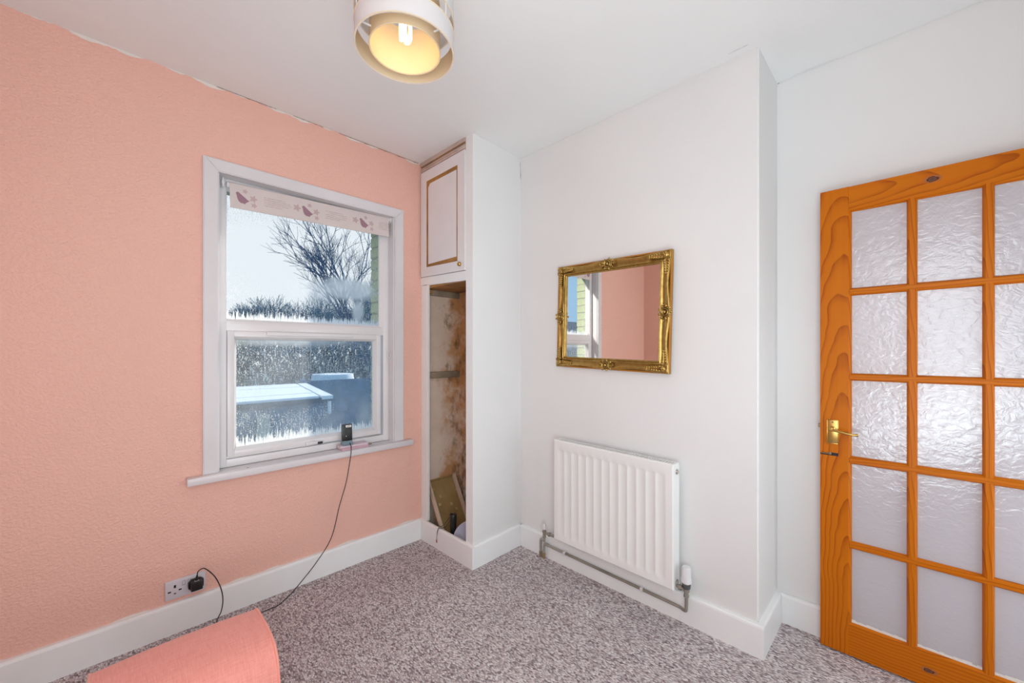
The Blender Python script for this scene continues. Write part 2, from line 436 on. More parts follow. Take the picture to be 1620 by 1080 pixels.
# ------------------------------------------------------------------ baseboards
def skirt(name, a, b, h, t, label, z0=0):
    """baseboard from a to b (xy), face offset t to the left of a->b"""
    a, b = Vector(a), Vector(b); d = (b - a).normalized(); nrm = Vector((-d.y, d.x))
    bm = nb(); prof = [(0, z0), (t, z0), (t, h - .012), (t - .002, h - .005), (t - .007, h), (0, h)]
    R = []
    for p in (a, b): R.append([bm.verts.new((p.x + nrm.x * u, p.y + nrm.y * u, w)) for u, w in prof])
    n = len(prof)
    bm.faces.new(R[0][::-1]); bm.faces.new(R[1])
    for i in range(n): bm.faces.new((R[0][i], R[0][(i + 1) % n], R[1][(i + 1) % n], R[1][i]))
    return struct(name, bm, M['white_gloss'], label, 'baseboard')
skirt('baseboard_left', (XC - .019, YW), (XW, YW), .137, .024, 'white gloss baseboard along the pink window wall'[:60])
skirt('baseboard_chimney', (XR, YB - .024), (XR, YS2 - .02), .137, .024, 'white gloss baseboard behind the radiator pipes')
skirt('baseboard_return', (XQ, YB), (XR - .0005, YB), .137, .024, 'short white baseboard on the chimney breast return')
skirt('baseboard_recess', (XQ, -.45), (XQ, YB - .02), .137, .024, 'white baseboard behind the open pine door')
skirt('baseboard_cupboard', (XC - .001, YS - .018), (XC - .001, YW - .002), .137, .018, 'white baseboard under the cupboard front')
skirt('baseboard_side', (XR - .02, YS2 - .0005), (XC - .0005, YS - .0005), .137, .018, 'white baseboard along the boxed cupboard side')

# ------------------------------------------------------------------ window
FY, GY = 2.455, 2.475
win = thing('window_1', 'white window with fogged panes and pale timber surround in the pink wall', 'window', (.837, YW, .70), kind='structure')
def frame4(bm, x0, x1, z0, z1, w, y0, y1, bev=.003, wb=None):
    wb = w if wb is None else wb
    box(bm, x0, x0 + w, y0, y1, z0, z1, bev); box(bm, x1 - w, x1, y0, y1, z0, z1, bev)
    box(bm, x0 + w - .001, x1 - w + .001, y0, y1, z0, z0 + wb, bev); box(bm, x0 + w - .001, x1 - w + .001, y0, y1, z1 - w, z1, bev)
# surround (architrave): mitred boards
def mitre(bm, outer, inner, y0, y1):
    (ax0, ax1, az0, az1), (bx0, bx1, bz0, bz1) = outer, inner
    quads = [[(ax0, az0), (bx0, bz0), (bx0, bz1), (ax0, az1)], [(ax1, az0), (ax1, az1), (bx1, bz1), (bx1, bz0)], [(ax0, az1), (bx0, bz1), (bx1, bz1), (ax1, az1)]]
    if az0 != bz0: quads.append([(ax0, az0), (ax1, az0), (bx1, bz0), (bx0, bz0)])
    for q in quads: prism(bm, q, 'y', y0, y1)
    return bm
for q in ([(.306, .699), (.366, .699), (.366, 2.165), (.306, 2.226)], [(1.370, .699), (1.370, 2.226), (1.308, 2.165), (1.308, .699)], [(.306, 2.226), (.366, 2.165), (1.308, 2.165), (1.370, 2.226)]):
    bm = prism(nb(), q, 'y', YW - .018, YW + .001)
    es = [e_ for e_ in bm.edges if all(abs(v_.co.y - (YW - .018)) < 1e-5 for v_ in e_.verts)]
    bmesh.ops.bevel(bm, geom=es, offset=.004, segments=2, affect='EDGES')
    obj('architrave', bm, M['trim'], win)
# reveal linings
bm = nb(); box(bm, .360, .372, YW - .002, 2.50, .69, 2.17); box(bm, 1.302, 1.312, YW - .002, 2.50, .69, 2.17); box(bm, .360, 1.312, YW - .002, 2.50, 2.165, 2.18)
obj('reveal_lining', bm, M['trim'], win)
# sill board
bm = B(.244, 1.425, YW - .050, YW, .664, .699, bev=.005); box(bm, .371, 1.303, YW - .003, 2.462, .672, .6985)
obj('window_sill', bm, M['trim'], win, smooth=True)
# outer frame: top light, transom
bm = nb()
frame4(bm, .372, 1.302, .700, 2.165, .040, FY, FY + .06)
box(bm, .410, 1.264, FY, FY + .06, 1.394, 1.444, .003)
obj('frame', bm, M['upvc'], win, smooth=True)
bm = nb()
def bead(bm, x0, x1, z0, z1, w, ya, yb):
    """sloping glazing bead"""
    o = [(x0, ya, z0), (x1, ya, z0), (x1, ya, z1), (x0, ya, z1)]; i = [(x0 + w, yb, z0 + w), (x1 - w, yb, z0 + w), (x1 - w, yb, z1 - w), (x0 + w, yb, z1 - w)]
    O = [bm.verts.new(p) for p in o]; I = [bm.verts.new(p) for p in i]; K = [bm.verts.new((p[0], yb + .012, p[2])) for p in o]
    J = [bm.verts.new((p[0], yb + .012, p[2])) for p in i]
    for k in range(4):
        k2 = (k + 1) % 4
        bm.faces.new((O[k], O[k2], I[k2], I[k])); bm.faces.new((I[k], I[k2], J[k2], J[k])); bm.faces.new((O[k], K[k], K[k2], O[k2])); bm.faces.new((K[k], J[k], J[k2], K[k2]))
bead(bm, .393, 1.262, 1.436, 2.130, .020, FY - .001, GY - .003)
obj('glazing_bead', bm, M['upvc'], win)
# lower opening sash
bm = nb(); frame4(bm, .413, 1.242, .750, 1.3945, .030, FY - .008, FY + .04)
bead(bm, .440, 1.215, .778, 1.367, .015, FY - .006, GY - .003)
sash = obj('sash', bm, M['upvc'], win, smooth=True)
# fogged glass
def fog_glass(name, w, h, clear_patches, fog_patches, streak, speck, speck_lo=.0, haze=.0):
    t = NT(name); t.coord()
    sp = t.n('ShaderNodeSeparateXYZ'); t.l(t._tc.outputs['Object'], sp.inputs[0])
    X_, Z_ = sp.outputs[0], sp.outputs[2]
    def blob(cx, cz, rx, rz, soft=.5, wob=.5):
        a = t.math('DIVIDE', t.math('SUBTRACT', X_, cx), rx); b = t.math('DIVIDE', t.math('SUBTRACT', Z_, cz), rz)
        d = t.math('SQRT', t.math('ADD', t.math('MULTIPLY', a, a), t.math('MULTIPLY', b, b)))
        d = t.math('ADD', d, t.math('MULTIPLY', t.math('SUBTRACT', t.noise(14, detail=5), .5), wob))
        return t.grey(d, 1 - soft, 1 + soft * .3, 1, 0)
    # running streaks that gather at the foot of the pane
    st = t.noise(1, t.coord((230, 1, 12)), detail=3, rough=.65)
    lvl = t.math('MULTIPLY', t.grey(st, .36, .78), streak)
    foot = t.grey(t.math('SUBTRACT', Z_, lvl), -.022, .012, 1, 0)
    # droplets
    dr = t.noise(1, t.coord((210, 1, 120)), detail=2, rough=.6)
    dr2 = t.noise(1, t.coord((120, 1, 22)), detail=3)
    d0 = t.grey(t.math('ADD', t.math('MULTIPLY', dr, .6), t.math('MULTIPLY', dr2, .4)), .49, .62)
    area_ = t.grey(t.noise(4.5, detail=3), .32, .68, speck_lo, 1)
    for p in clear_patches: area_ = t.math('MULTIPLY', area_, t.math('SUBTRACT', 1.0, blob(*p)))
    drops = t.math('MULTIPLY', t.math('MULTIPLY', d0, area_), speck)
    f = t.math('MAXIMUM', t.math('MAXIMUM', foot, drops), t.math('MULTIPLY', t.grey(t.noise(3.2, detail=4), .25, .75), haze))
    for (p, a) in fog_patches: f = t.math('MAXIMUM', f, t.math('MULTIPLY', blob(*p), a))
    # rim of condensation along the edges
    ex = t.math('MINIMUM', X_, t.math('SUBTRACT', w, X_)); f = t.math('MAXIMUM', f, t.grey(ex, .002, .010, .8, 0))
    tr = t.n('ShaderNodeBsdfTransparent'); tr.inputs[0].default_value = (.96, .98, .985, 1)
    gl = t.n('ShaderNodeBsdfGlossy'); gl.inputs['Roughness'].default_value = .02
    cl = t.n('ShaderNodeMixShader'); cl.inputs[0].default_value = .006; t.l(tr.outputs[0], cl.inputs[1]); t.l(gl.outputs[0], cl.inputs[2])
    tl = t.n('ShaderNodeBsdfTranslucent'); tl.inputs[0].default_value = (.97, .98, 1, 1)
    rf = t.n('ShaderNodeBsdfRefraction'); rf.inputs['IOR'].default_value = 1.02; rf.inputs['Roughness'].default_value = .55
    fg = t.n('ShaderNodeMixShader'); fg.inputs[0].default_value = .5; t.l(tl.outputs[0], fg.inputs[1]); t.l(rf.outputs[0], fg.inputs[2])
    t.l(t.math('MULTIPLY', t.math('SUBTRACT', 1.0, foot), .32), fg.inputs[0])
    ms = t.n('ShaderNodeMixShader'); t.l(t.math('MULTIPLY', f, .94), ms.inputs[0]); t.l(cl.outputs[0], ms.inputs[1]); t.l(fg.outputs[0], ms.inputs[2])
    t.l(ms.outputs[0], t.o.inputs[0]); return t.m
TX0, TX1, TZ0, TZ1 = .408, 1.247, 1.450, 2.115
SX0, SX1, SZ0, SZ1 = .450, 1.203, .788, 1.357
mt_ = fog_glass('fogged_upper_glass', TX1 - TX0, TZ1 - TZ0, [(.25, .36, .40, .28, .5, .3), (.66, .56, .22, .10, .4, .3)],
                [((.64, .225, .22, .085, .45, .40), .70), ((.45, .20, .18, .09, .6, .6), .45), ((.70, .09, .05, .10, .6, .8), .75)], .070, .75, .05, .05)
ml_ = fog_glass('fogged_lower_glass', SX1 - SX0, SZ1 - SZ0, [(.62, .20, .17, .22, .7, .4), (.27, .25, .32, .10, .5, .3)],
                [((.30, .57, .55, .06, .9, .5), .75), ((.70, .10, .12, .20, .9, .4), .45)], .085, .90, .60, .34)
o = obj('glass_pane', B(0, TX1 - TX0, -.002, .002, 0, TZ1 - TZ0), mt_, win, local=True); o.location = Vector((TX0, GY + .008, TZ0)) - win.location
o = obj('glass_pane', B(0, SX1 - SX0, -.002, .002, 0, SZ1 - SZ0), ml_, sash, local=True); o.location = Vector((SX0, GY + .006, SZ0)) - win.location
# trickle vent and handle
bm = B(.585, 1.060, FY - .020, FY - .007, 1.373, 1.394, bev=.004); obj('trickle_vent', bm, M['plastic'], sash, smooth=True)
bm = B(.780, .835, FY - .020, FY - .006, .748, .770, bev=.005)
tube(bm, smooth_path([(.80, FY - .024, .760), (.82, FY - .030, .762), (.85, FY - .030, .760), (.872, FY - .028, .757)]), .008, 10)
hd = obj('window_handle', bm, M['plastic'], sash, smooth=True)
obj('lock_button', B(.838, .866, FY - .041, FY - .034, .7535, .7665, bev=.002), M['black'], win)
obj('screw_cover', lathe(nb(), [(0, 0), (.004, 0), (.004, .0015), (0, .002)], (.487, YW - .02, .6987), n=10), M['bulb_off'], win)

# ------------------------------------------------------------------ roller blind
blind = thing('roller_blind', 'short rolled bird print roller blind at the top of the window', 'blind', (.848, 2.425, 2.14), rot=(0, -math.radians(1.6), 0))
M['blind'] = plain('pale_pink_blind_fabric', S(216, 204, 200), .8, var=.03)
M['print'] = plain('mauve_bird_print', S(160, 124, 138), .8, var=.05)
M['print_soft'] = plain('faint_flower_print', S(198, 172, 172), .8, var=.05)
M['print_ink'] = plain('brown_script_print', S(168, 136, 136), .8, var=.05)
bl = obj('fabric', B(-.430, .436, -.0008, .0008, -.110, .012), M['blind'], blind, local=True)
obj('bottom_bar', B(-.430, .436, -.004, .003, -.112, -.104, bev=.002), M['blind'], blind, local=True)
obj('roller', lathe(nb(), [(0, -.440), (.015, -.440), (.015, .444), (0, .444)], (0, .017, .004), (1, 0, 0), 20), M['plastic'], blind, local=True, smooth=True)
for sx in (-1, 1):
    bm = B(-.004, .004, -.010, .030, -.022, .022, bev=.003); lathe(bm, [(0, -.006), (.009, -.006), (.009, .006), (0, .006)], (0, .0, .0), (1, 0, 0), 12)
    o = obj('bracket', bm, M['plastic'], blind, local=True, smooth=True); o.location = (.447 * sx + (-.010 if sx < 0 else .002), 0, .006)
bird = [(-.030, .024), (-.026, .030), (-.018, .031), (-.010, .024), (.000, .016), (.012, .006), (.026, -.006), (.034, -.005), (.024, -.014), (.014, -.022), (.010, -.030), (.004, -.026), (-.008, -.026), (-.018, -.018), (-.024, -.004), (-.026, .012)]
flower = [(r * math.cos(a), r * math.sin(a)) for k in range(20) for a, r in [(2 * math.pi * k / 20, .018 * (1 + .35 * math.cos(5 * 2 * math.pi * k / 20)))]]
random.seed(3)
def flat(poly, cx, cz, s=1., y=-.0013):
    bm = nb(); bm.faces.new([bm.verts.new((cx + u * s, y, cz + v * s)) for u, v in poly]); return bm
for cx in (-.376, -.064, .268):
    obj('bird_print', flat(bird, cx, -.056, .95), M['print'], bl, local=True)
    for dx, dz, s in ((-.055, -.045, .9), (.048, -.048, .8), (.012, -.018, .55), (.050, -.082, .6)):
        if cx + dx < -.41: continue
        obj('flower_print', flat(flower, cx + dx, dz, s, -.0011), M['print_soft'], bl, local=True)
    bm = nb()
    for r in range(5):                             # lines of cursive script, too small to read
        x0 = cx + .095 + random.uniform(0, .008); n = 40 - 4 * (r == 4); L = (.10, .125, .13, .12, .085)[r]
        for k in range(n):
            if random.random() < .14: continue
            xa, xb = x0 + L * k / n, x0 + L * (k + 1) / n
            za, zb = -.028 - .0105 * r + .0022 * math.sin(k * 2.3 + r), -.028 - .0105 * r + .0022 * math.sin((k + 1) * 2.3 + r)
            bm.faces.new([bm.verts.new(p) for p in ((xa, -.0013, za - .0009), (xb, -.0013, zb - .0009), (xb, -.0013, zb + .0009), (xa, -.0013, za + .0009))])
    obj('script_print', bm, M['print_ink'], bl, local=True)
bm = tube(nb(), smooth_path([(1.300, 2.445, 1.30), (1.288, 2.438, 1.262), (1.292, 2.430, 1.245), (1.300, 2.428, 1.255), (1.300, 2.44, 1.275)]), .003, 6)
obj('cord_hook', bm, M['plastic'], win, smooth=True)

# ------------------------------------------------------------------ things on the sill
M['cover_pink'] = plain('pale_pink_cover', S(222, 200, 210), .5, var=.04)
M['cover_rose'] = plain('rose_pink_cover', S(212, 168, 182), .5, var=.04)
M['pages'] = plain('white_pages', S(222, 214, 214), .8)
def book(name, label, x0, x1, y0, y1, z0, th, mat, rz=0):
    cx, cy = (x0 + x1) / 2, (y0 + y1) / 2
    b = thing(name, label, 'notebook', (cx, cy, z0), (0, 0, rz), 'notebooks on the window sill')
    w, d = (x1 - x0) / 2, (y1 - y0) / 2
    bm = B(-w, w, -d, d, 0, .0018); box(bm, -w, w, -d, d, th - .0018, th); box(bm, -w, w, -d, -d + .0018, 0, th, .0006)
    obj('cover', bm, mat, b, local=True)
    obj('pages', B(-w + .003, w - .003, -d + .002, d - .003, .0018, th - .0018), M['pages'], b, local=True)
    return b
book('notebook', 'rose pink notebook lying flat on the sill, lower of the two', .960, 1.128, 2.380, 2.452, .699, .0125, M['cover_rose'], .02)
book('notebook', 'pale pink notebook on top of the rose one on the sill', .956, 1.124, 2.383, 2.451, .7115, .0135, M['cover_pink'], -.01)
dev = thing('charger_cradle', 'small black upright gadget with a white label standing on the pink notebooks', 'gadget', (1.004, 2.408, .725), (math.radians(-4), 0, math.radians(-8)))
obj('body', B(-.030, .030, -.008, .008, .022, .124, bev=.004), M['black'], dev, local=True, smooth=True)
bm = prism(nb(), [(-.034, 0), (.026, 0), (.022, .022), (-.022, .026)], 'x', -.030, .026)
bmesh.ops.bevel(bm, geom=bm.edges[:], offset=.002, segments=1, affect='EDGES')
obj('foot', bm, M['grey_plastic'], dev, local=True)
obj('label_strip', B(-.008, .024, -.0090, -.0075, .104, .117), M['label'], dev, local=True)
obj('label_print', B(.000, .018, -.0094, -.0088, .1085, .1125), M['bulb_off'], dev, local=True)
obj('light', lathe(nb(), [(0, -.002), (.0026, -.001), (.0026, .002), (0, .002)], (-.006, -.0085, .052), (0, 1, 0), 8), M['label'], dev, local=True)
bm = tube(nb(), [(1.126, 2.415, .706), (1.140, 2.409, .7065), (1.157, 2.402, .7068)], [.0035, .0045, .003], 8); tag(obj('pen_cap', bm, M['brass_dark'], smooth=True), 'small dark brown pen cap beside the notebooks on the sill', 'pen cap')

# ------------------------------------------------------------------ socket, plug and cable
so = thing('wall_socket', 'grey white double wall socket low on the pink wall', 'socket', (.2435, YW, .196))
obj('plate', B(.170, .317, YW - .010, YW + .001, .153, .239, bev=.003), M['socket'], so, smooth=True)
bm = nb()
for (dx, dz, w, h_) in ((-.0005, .014, .004, .0065), (-.020, -.006, .0055, .003), (.018, -.006, .0055, .003)):
    box(bm, .205 + dx - w, .205 + dx + w, YW - .0108, YW - .008, .196 + dz - h_, .196 + dz + h_)
box(bm, .2005, .2085, YW - .0108, YW - .008, .176, .180)
obj('pin_hole', bm, M['dark'], so)
bm = nb()
for x in (.236, .256): 
    frame4(bm, x - .006, x + .006, .205, .225, .0012, YW - .0116, YW - .008, 0)
obj('switch', bm, M['bulb_off'], so)
pl = thing('usb_plug', 'black USB power adapter plugged into the right of the socket', 'plug', (.281, YW - .01, .196))
bm = prism(nb(), [(.250, .186), (.262, .172), (.298, .172), (.308, .182), (.308, .212), (.296, .222), (.262, .222), (.250, .208)], 'y', YW - .030, YW - .010)
bmesh.ops.bevel(bm, geom=bm.edges[:], offset=.002, segments=1, affect='EDGES')
box(bm, .258, .302, YW - .052, YW - .028, .176, .219, .004)
obj('body', bm, M['black'], pl, smooth=True)
obj('port', B(.272, .288, YW - .046, YW - .036, .2185, .2205), M['label'], pl)
pts = [(.280, 2.357, .2205), (.281, 2.357, .238), (.284, 2.356, .258), (.296, 2.350, .270), (.313, 2.344, .265), (.345, 2.332, .221), (.366, 2.320, .163), (.372, 2.308, .111), (.364, 2.296, .067), (.345, 2.284, .030), (.36, 2.26, .008), (.44, 2.235, .0045), (.524, 2.258, .0045), (.56, 2.260, .0045), (.593, 2.262, .0045), (.650, 2.300, .006), (.700, 2.330, .022), (.800, 2.336, .112), (.884, 2.336, .226), (.930, 2.336, .396), (.967, 2.336, .515), (.990, 2.335, .640), (.997, 2.335, .690), (1.002, 2.345, .722), (1.006, 2.368, .738), (1.009, 2.379, .738)]
pp = smooth_path(pts, 7)
bm = tube(nb(), pp, .0023, 8)
tube(bm, [(.280, 2.357, .221), (.280, 2.357, .229), (.2812, 2.357, .243)], [.0068, .0065, .0035], 10)
tag(obj('charging_cable', bm, M['cable'], smooth=True), 'thin black cable from the wall socket along the floor up to the sill', 'cable')

# ------------------------------------------------------------------ built-in cupboard
cb = thing('cupboard', 'tall white built-in cupboard with open lower compartment beside the window', 'cupboard', (XC, 2.10, 0))
prism_pts = [(XC, YS), (XR + .003, YS2), (XR + .003, YS2 + .016), (XC, YS + .016)]
obj('side_panel', prism(nb(), prism_pts, 'z', .0, HC + .02), M['white_wall'], cb)
obj('stile', B(XC - .001, XC + .020, YS + .0005, 1.903, .135, HC + .01, bev=.002), M['white_gloss'], cb)
obj('stile', B(XC, XC + .020, 2.322, YW - .0005, .132, 1.745, bev=.002), M['white_gloss'], cb)
bm = prism(nb(), [(1.902, 1.720), (YW, 1.742), (YW, 1.797), (1.902, 1.7785)], 'x', XC, XC + .020)
obj('rail', bm, M['white_gloss'], cb)
M['peel'] = plain('peeling_cream_paint', S(206, 186, 176), .6, var=.14)
bm = B(XC, XC + .020, 1.901, YW, 2.513, HC + .01); box(bm, XC - .008, XC + .002, 1.903, YW - .002, 2.560, HC + .005, .003)
obj('top_rail', bm, M['peel'], cb)
bm = B(XC - .006, XC + .002, 1.903, YW - .004, 2.520, 2.546, bev=.0025); obj('top_bead', bm, M['peel'], cb, smooth=True)
bm = B(XC - .0085, XC - .004, 1.905, 2.385, 2.5535, 2.5575); obj('paint_crack', bm, M['strip_wood'], cb)
bm = B(XC - .0066, XC - .003, 1.98, 2.33, 2.532, 2.5345)
obj('paint_crack', bm, M['strip_wood'], cb)
dy0, dy1, dz0, dz1 = 1.904, 2.386, 1.790, 2.511
bm = mitre(nb(), (dy0, dy1, dz0, dz1), (1.974, 2.318, 1.852, 2.440), 0, 1)
for v_ in bm.verts: v_.co = Vector((XC - .010 + .018 * v_.co.y, v_.co.x, v_.co.z))
for v_ in bm.verts:
    if v_.co.z < 2: v_.co.z += (v_.co.y - 2.145) * .036
cd = obj('door', bm, M['door_paint'], cb)
obj('door_groove', B(XC - .0085, XC + .004, 1.972, 2.320, 1.850, 2.442), M['strip_wood'], cd)
gw = .017
bm = nb(); pr = [(1.974 + .011, 1.852 + .024), (2.318 - .022, 1.852 + .024), (2.318 - .022, 2.440 - .050), (2.318 - .044, 2.440 - .026), (1.974 + .011, 2.440 - .026)]
prism(bm, pr, 'x', XC - .010, XC + .006)
obj('door_panel', bm, M['door_paint'], cd)
kb = lathe(nb(), [(0, .014), (.006, .016), (.012, .012), (.014, .006), (.0135, .001), (.010, 0)], (XC - .010, 1.950, 1.823), (-1, 0, 0), 20); lathe(kb, [(0, .019), (.003, .018), (.004, .015)], (XC - .010, 1.950, 1.823), (-1, 0, 0), 10)
obj('knob', kb, M['brass'], cd, smooth=True)
# interior
obj('lining', B(1.535, 1.845, YW - .006, YW - .001, .04, 1.76), M['mould'], cb)
obj('lining', B(1.830, 1.850, 1.852, YW - .004, .04, 1.76), M['mould'], cb)
obj('lining', B(1.535, 1.832, 1.8645, 1.868, .04, 1.76), M['mould'], cb)
obj('cupboard_floor', B(1.517, 1.85, 1.855, YW - .002, .02, .050), M['batten'], cb)
obj('shelf', B(1.536, 1.832, 1.868, YW - .006, 1.722, 1.742), M['shelf_wood'], cb)
obj('batten', B(1.5355, 1.829, YW - .028, YW - .006, 1.098, 1.143, bev=.003), M['batten'], cb)
obj('batten', B(1.5355, 1.829, YW - .024, YW - .006, 1.680, 1.7215, bev=.003), M['batten'], cb)
bm = nb(); box(bm, 1.545, 1.575, YW - .052, YW - .024, 1.688, 1.716, .003)
obj('bracket_block', bm, M['shelf_wood'], cb)

tray = thing('wooden_tray', 'shallow wooden tray with pale sides leaning inside the open cupboard', 'tray', (1.668, 2.165, .0515), (math.radians(-30.5), 0, 0))
tw, th_ = .117, .398
obj('base', B(-tw, tw, .030, .036, 0, th_), M['hardboard'], tray, local=True)
for sx in (-1, 1): obj('tray_side', B(*(sorted((sx * tw, sx * (tw - .014)))), 0, .030, .0, th_, bev=.0015), M['tray_side'], tray, local=True)
obj('tray_end', B(-tw + .014, tw - .014, .018, .030, th_ - .010, th_), M['hardboard'], tray, local=True)
bm = nb(); random.seed(5)
for k in range(5):
    x, z = (-.080, -.040, -.062, .030, .060)[k], (.33, .27, .22, .20, .16)[k]; a_ = random.uniform(.004, .009); box(bm, x - a_ * 1.6, x + a_, .027, .031, z - a_, z + a_ * 1.5, .003)
tag(obj('plaster_crumb', bm, M['crumb'], tray, local=True), kind='stuff')
tz = thing('torch', 'black torch with wrist strap standing inside the open cupboard', 'torch', (1.567, 2.100, .050))
pf = [(0, 0), (.020, 0), (.021, .004), (.021, .03)]
for k in range(8): pf += [(.0195, .036 + k * .012), (.0205, .040 + k * .012), (.0205, .045 + k * .012)]
pf += [(.021, .140), (.0225, .150), (.0225, .178), (.0205, .181), (.0195, .178), (0, .177)]
obj('torch_body', lathe(nb(), pf, (1.567, 2.100, .050), n=24), M['black'], tz, smooth=True)
bm = tube(nb(), smooth_path([(1.552, 2.112, .215), (1.535, 2.135, .175), (1.519, 2.155, .150), (1.498, 2.165, .143), (1.490, 2.168, .120), (1.488, 2.170, .090), (1.487, 2.171, .066)]), .0016, 6)
tube(bm, smooth_path([(1.548, 2.100, .205), (1.530, 2.122, .160), (1.513, 2.143, .143), (1.497, 2.160, .139), (1.489, 2.167, .110), (1.487, 2.170, .080)]), .0014, 6)
obj('wrist_strap', bm, M['cable'], tz, smooth=True)
M['red_tip'] = plain('dusty_red_tag', S(170, 112, 108), .7)
obj('strap_tip', B(1.484, 1.490, 2.167, 2.175, .048, .068, bev=.002), M['red_tip'], tz)
bowl = thing('bowl', 'white and lilac dish tilted at the cupboard bottom behind the stile', 'bowl', (1.630, 1.985, .0720), (math.radians(18), math.radians(-34), 0))
M['lilac'] = plain('lilac_china', S(196, 194, 214), .25, var=.03)
obj('bowl_body', lathe(nb(), [(0, 0), (.035, 0), (.045, .006), (.080, .030), (.104, .066), (.106, .068), (.102, .068), (.078, .036), (.044, .012), (0, .008)], n=40), M['lilac'], bowl, local=True, smooth=True)
bq = lathe(nb(), [(0, .0), (.018, .0), (.021, .012), (.020, .032), (.012, .036), (0, .036)], (.02, -.01, .014), n=18)
obj('bowl_contents', bq, M['grey_plastic'], bowl, local=True, smooth=True)

# ------------------------------------------------------------------ radiator
rad = thing('radiator', 'white fluted panel radiator with pipes on the chimney breast', 'radiator', (1.88, 1.13, .18))
RY0, RY1, RZ0, RZ1, RXF, RXB = .775, 1.486, .178, .766, 1.840, 1.914
fy0, fy1, fz0, fz1 = .812, 1.457, .222, .712
NF = 13
ysg = [RY0 + .006, fy0 - .003]; pitch = (fy1 - fy0) / NF
for k in range(NF):
    for u in (.0, .16, .30, .70, .84): ysg.append(fy0 + pitch * (k + u))
ysg += [fy1, fy1 + .003, RY1 - .006]
zsg = [RZ0 + .006, fz0 - .010, fz0, fz0 + .016, fz1 - .012, fz1, fz1 + .006, RZ1 - .006]
def fx(y, z):
    if y <= fy0 or y >= fy1 - 1e-6 or z <= fz0 - .001 or z >= fz1 + .001: return RXF
    u = ((y - fy0) / pitch) % 1.0
    d = 0 if (u < .05 or u > .95) else (.0075 if .25 < u < .75 else .0035)
    k = .45 if (z <= fz0 + .001 or z >= fz1 - .001) else 1
    return RXF + d * k
def shear(z, y): return z + (y - 1.13) * .010
bm = nb()
G = [[bm.verts.new((fx(y, z), y, shear(z, y))) for z in zsg] for y in ysg]
for i in range(len(ysg) - 1):
    for j in range(len(zsg) - 1): bm.faces.new((G[i][j], G[i + 1][j], G[i + 1][j + 1], G[i][j + 1]))
def ring(x, ins): return [bm.verts.new((x, y, shear(z, y))) for y, z in ((RY0 + ins, RZ0 + ins), (RY1 - ins, RZ0 + ins), (RY1 - ins, RZ1 - ins), (RY0 + ins, RZ1 - ins))]
r0 = [G[0][0], G[-1][0], G[-1][-1], G[0][-1]]
edge = [[G[i][0] for i in range(len(ysg))], [G[-1][j] for j in range(len(zsg))], [G[i][-1] for i in range(len(ysg) - 1, -1, -1)], [G[0][j] for j in range(len(zsg) - 1, -1, -1)]]
r1 = ring(RXF + .004, 0); r2 = ring(RXF + .014, 0); r3 = ring(RXF + .014, .004)
for k in range(4):
    k2 = (k + 1) % 4
    bm.faces.new(edge[k] + [r1[k2], r1[k]])
    bm.faces.new((r1[k], r1[k2], r2[k2], r2[k])); bm.faces.new((r2[k], r2[k2], r3[k2], r3[k]))
bm.faces.new(r3)
obj('front_panel', bm, M['radiator'], rad, smooth=True, angle=30)
def shb(bm):
    for v_ in bm.verts: v_.co.z = shear(v_.co.z, v_.co.y)
    return bm
for (a, b) in ((RY0 + .001, RY0 + .004), (RY1 - .004, RY1 - .001)): obj('side_cover', shb(B(RXF + .012, RXB - .010, a, b, RZ0 + .012, RZ1 - .004)), M['radiator'], rad)
obj('back_panel', shb(B(RXB - .012, RXB, RY0 + .002, RY1 - .002, RZ0, RZ1 - .014, bev=.002)), M['radiator'], rad)
bm = nb(); box(bm, RXF + .012, RXF + .017, RY0 + .002, RY1 - .002, RZ1 - .006, RZ1 - .001); box(bm, RXB - .016, RXB - .010, RY0 + .002, RY1 - .002, RZ1 - .006, RZ1 - .001)
n = 46
for k in range(n + 1):
    y = RY0 + .010 + (RY1 - RY0 - .020) * k / n; w = .0022 if 0 < k < n else .007
    box(bm, RXF + .016, RXB - .012, y - w, y + w, RZ1 - .006, RZ1 - .002)
obj('top_grille', shb(bm), M['radiator'], rad)
obj('convector', shb(B(RXF + .02, RXB - .016, RY0 + .02, RY1 - .02, RZ0 + .02, RZ1 - .04)), M['bulb_off'], rad)
obj('air_vent', lathe(nb(), [(0, .008), (.006, .008), (.007, .004), (.013, .004), (.014, 0), (.013, -.004)], (1.880, RY0 + .001, .722), (0, -1, 0), 18), M['chrome'], rad, smooth=True)
# valves and pipes
PX = 1.902
bm = lathe(nb(), [(0, 0), (.016, 0), (.0225, .006), (.0235, .020), (.0205, .030), (.0195, .070), (.0175, .078), (0, .079)], (1.880, .731, .214), n=28)
for k in range(16):
    a = 2 * math.pi * k / 16
    tube(bm, [(1.880 + .0200 * math.cos(a), .731 + .0200 * math.sin(a), .246), (1.880 + .0192 * math.cos(a), .731 + .0192 * math.sin(a), .286)], .0013, 5)
th0 = obj('valve_head', bm, M['plastic'], rad, smooth=True); th0['label'] = 'white thermostatic valve head'
obj('valve_collar', lathe(nb(), [(0, 0), (.015, 0), (.0175, .003), (.0195, .024), (0, .024)], (1.880, .731, .191), n=24), M['collar'], rad, smooth=True)
bm = lathe(nb(), [(0, 0), (.010, 0), (.0125, .002), (.0125, .012), (.010, .014), (.010, .024), (.014, .026), (.014, .042), (0, .042)], (1.880, .731, .150), n=6)
tube(bm, [(1.880, .731, .182), (1.880, .775, .186)], .0085, 10); lathe(bm, [(0, 0), (.013, 0), (.013, .014), (0, .014)], (1.880, .752, .184), (0, 1, 0), 6)
obj('valve_body', bm, M['pipe_old'], rad, smooth=True)
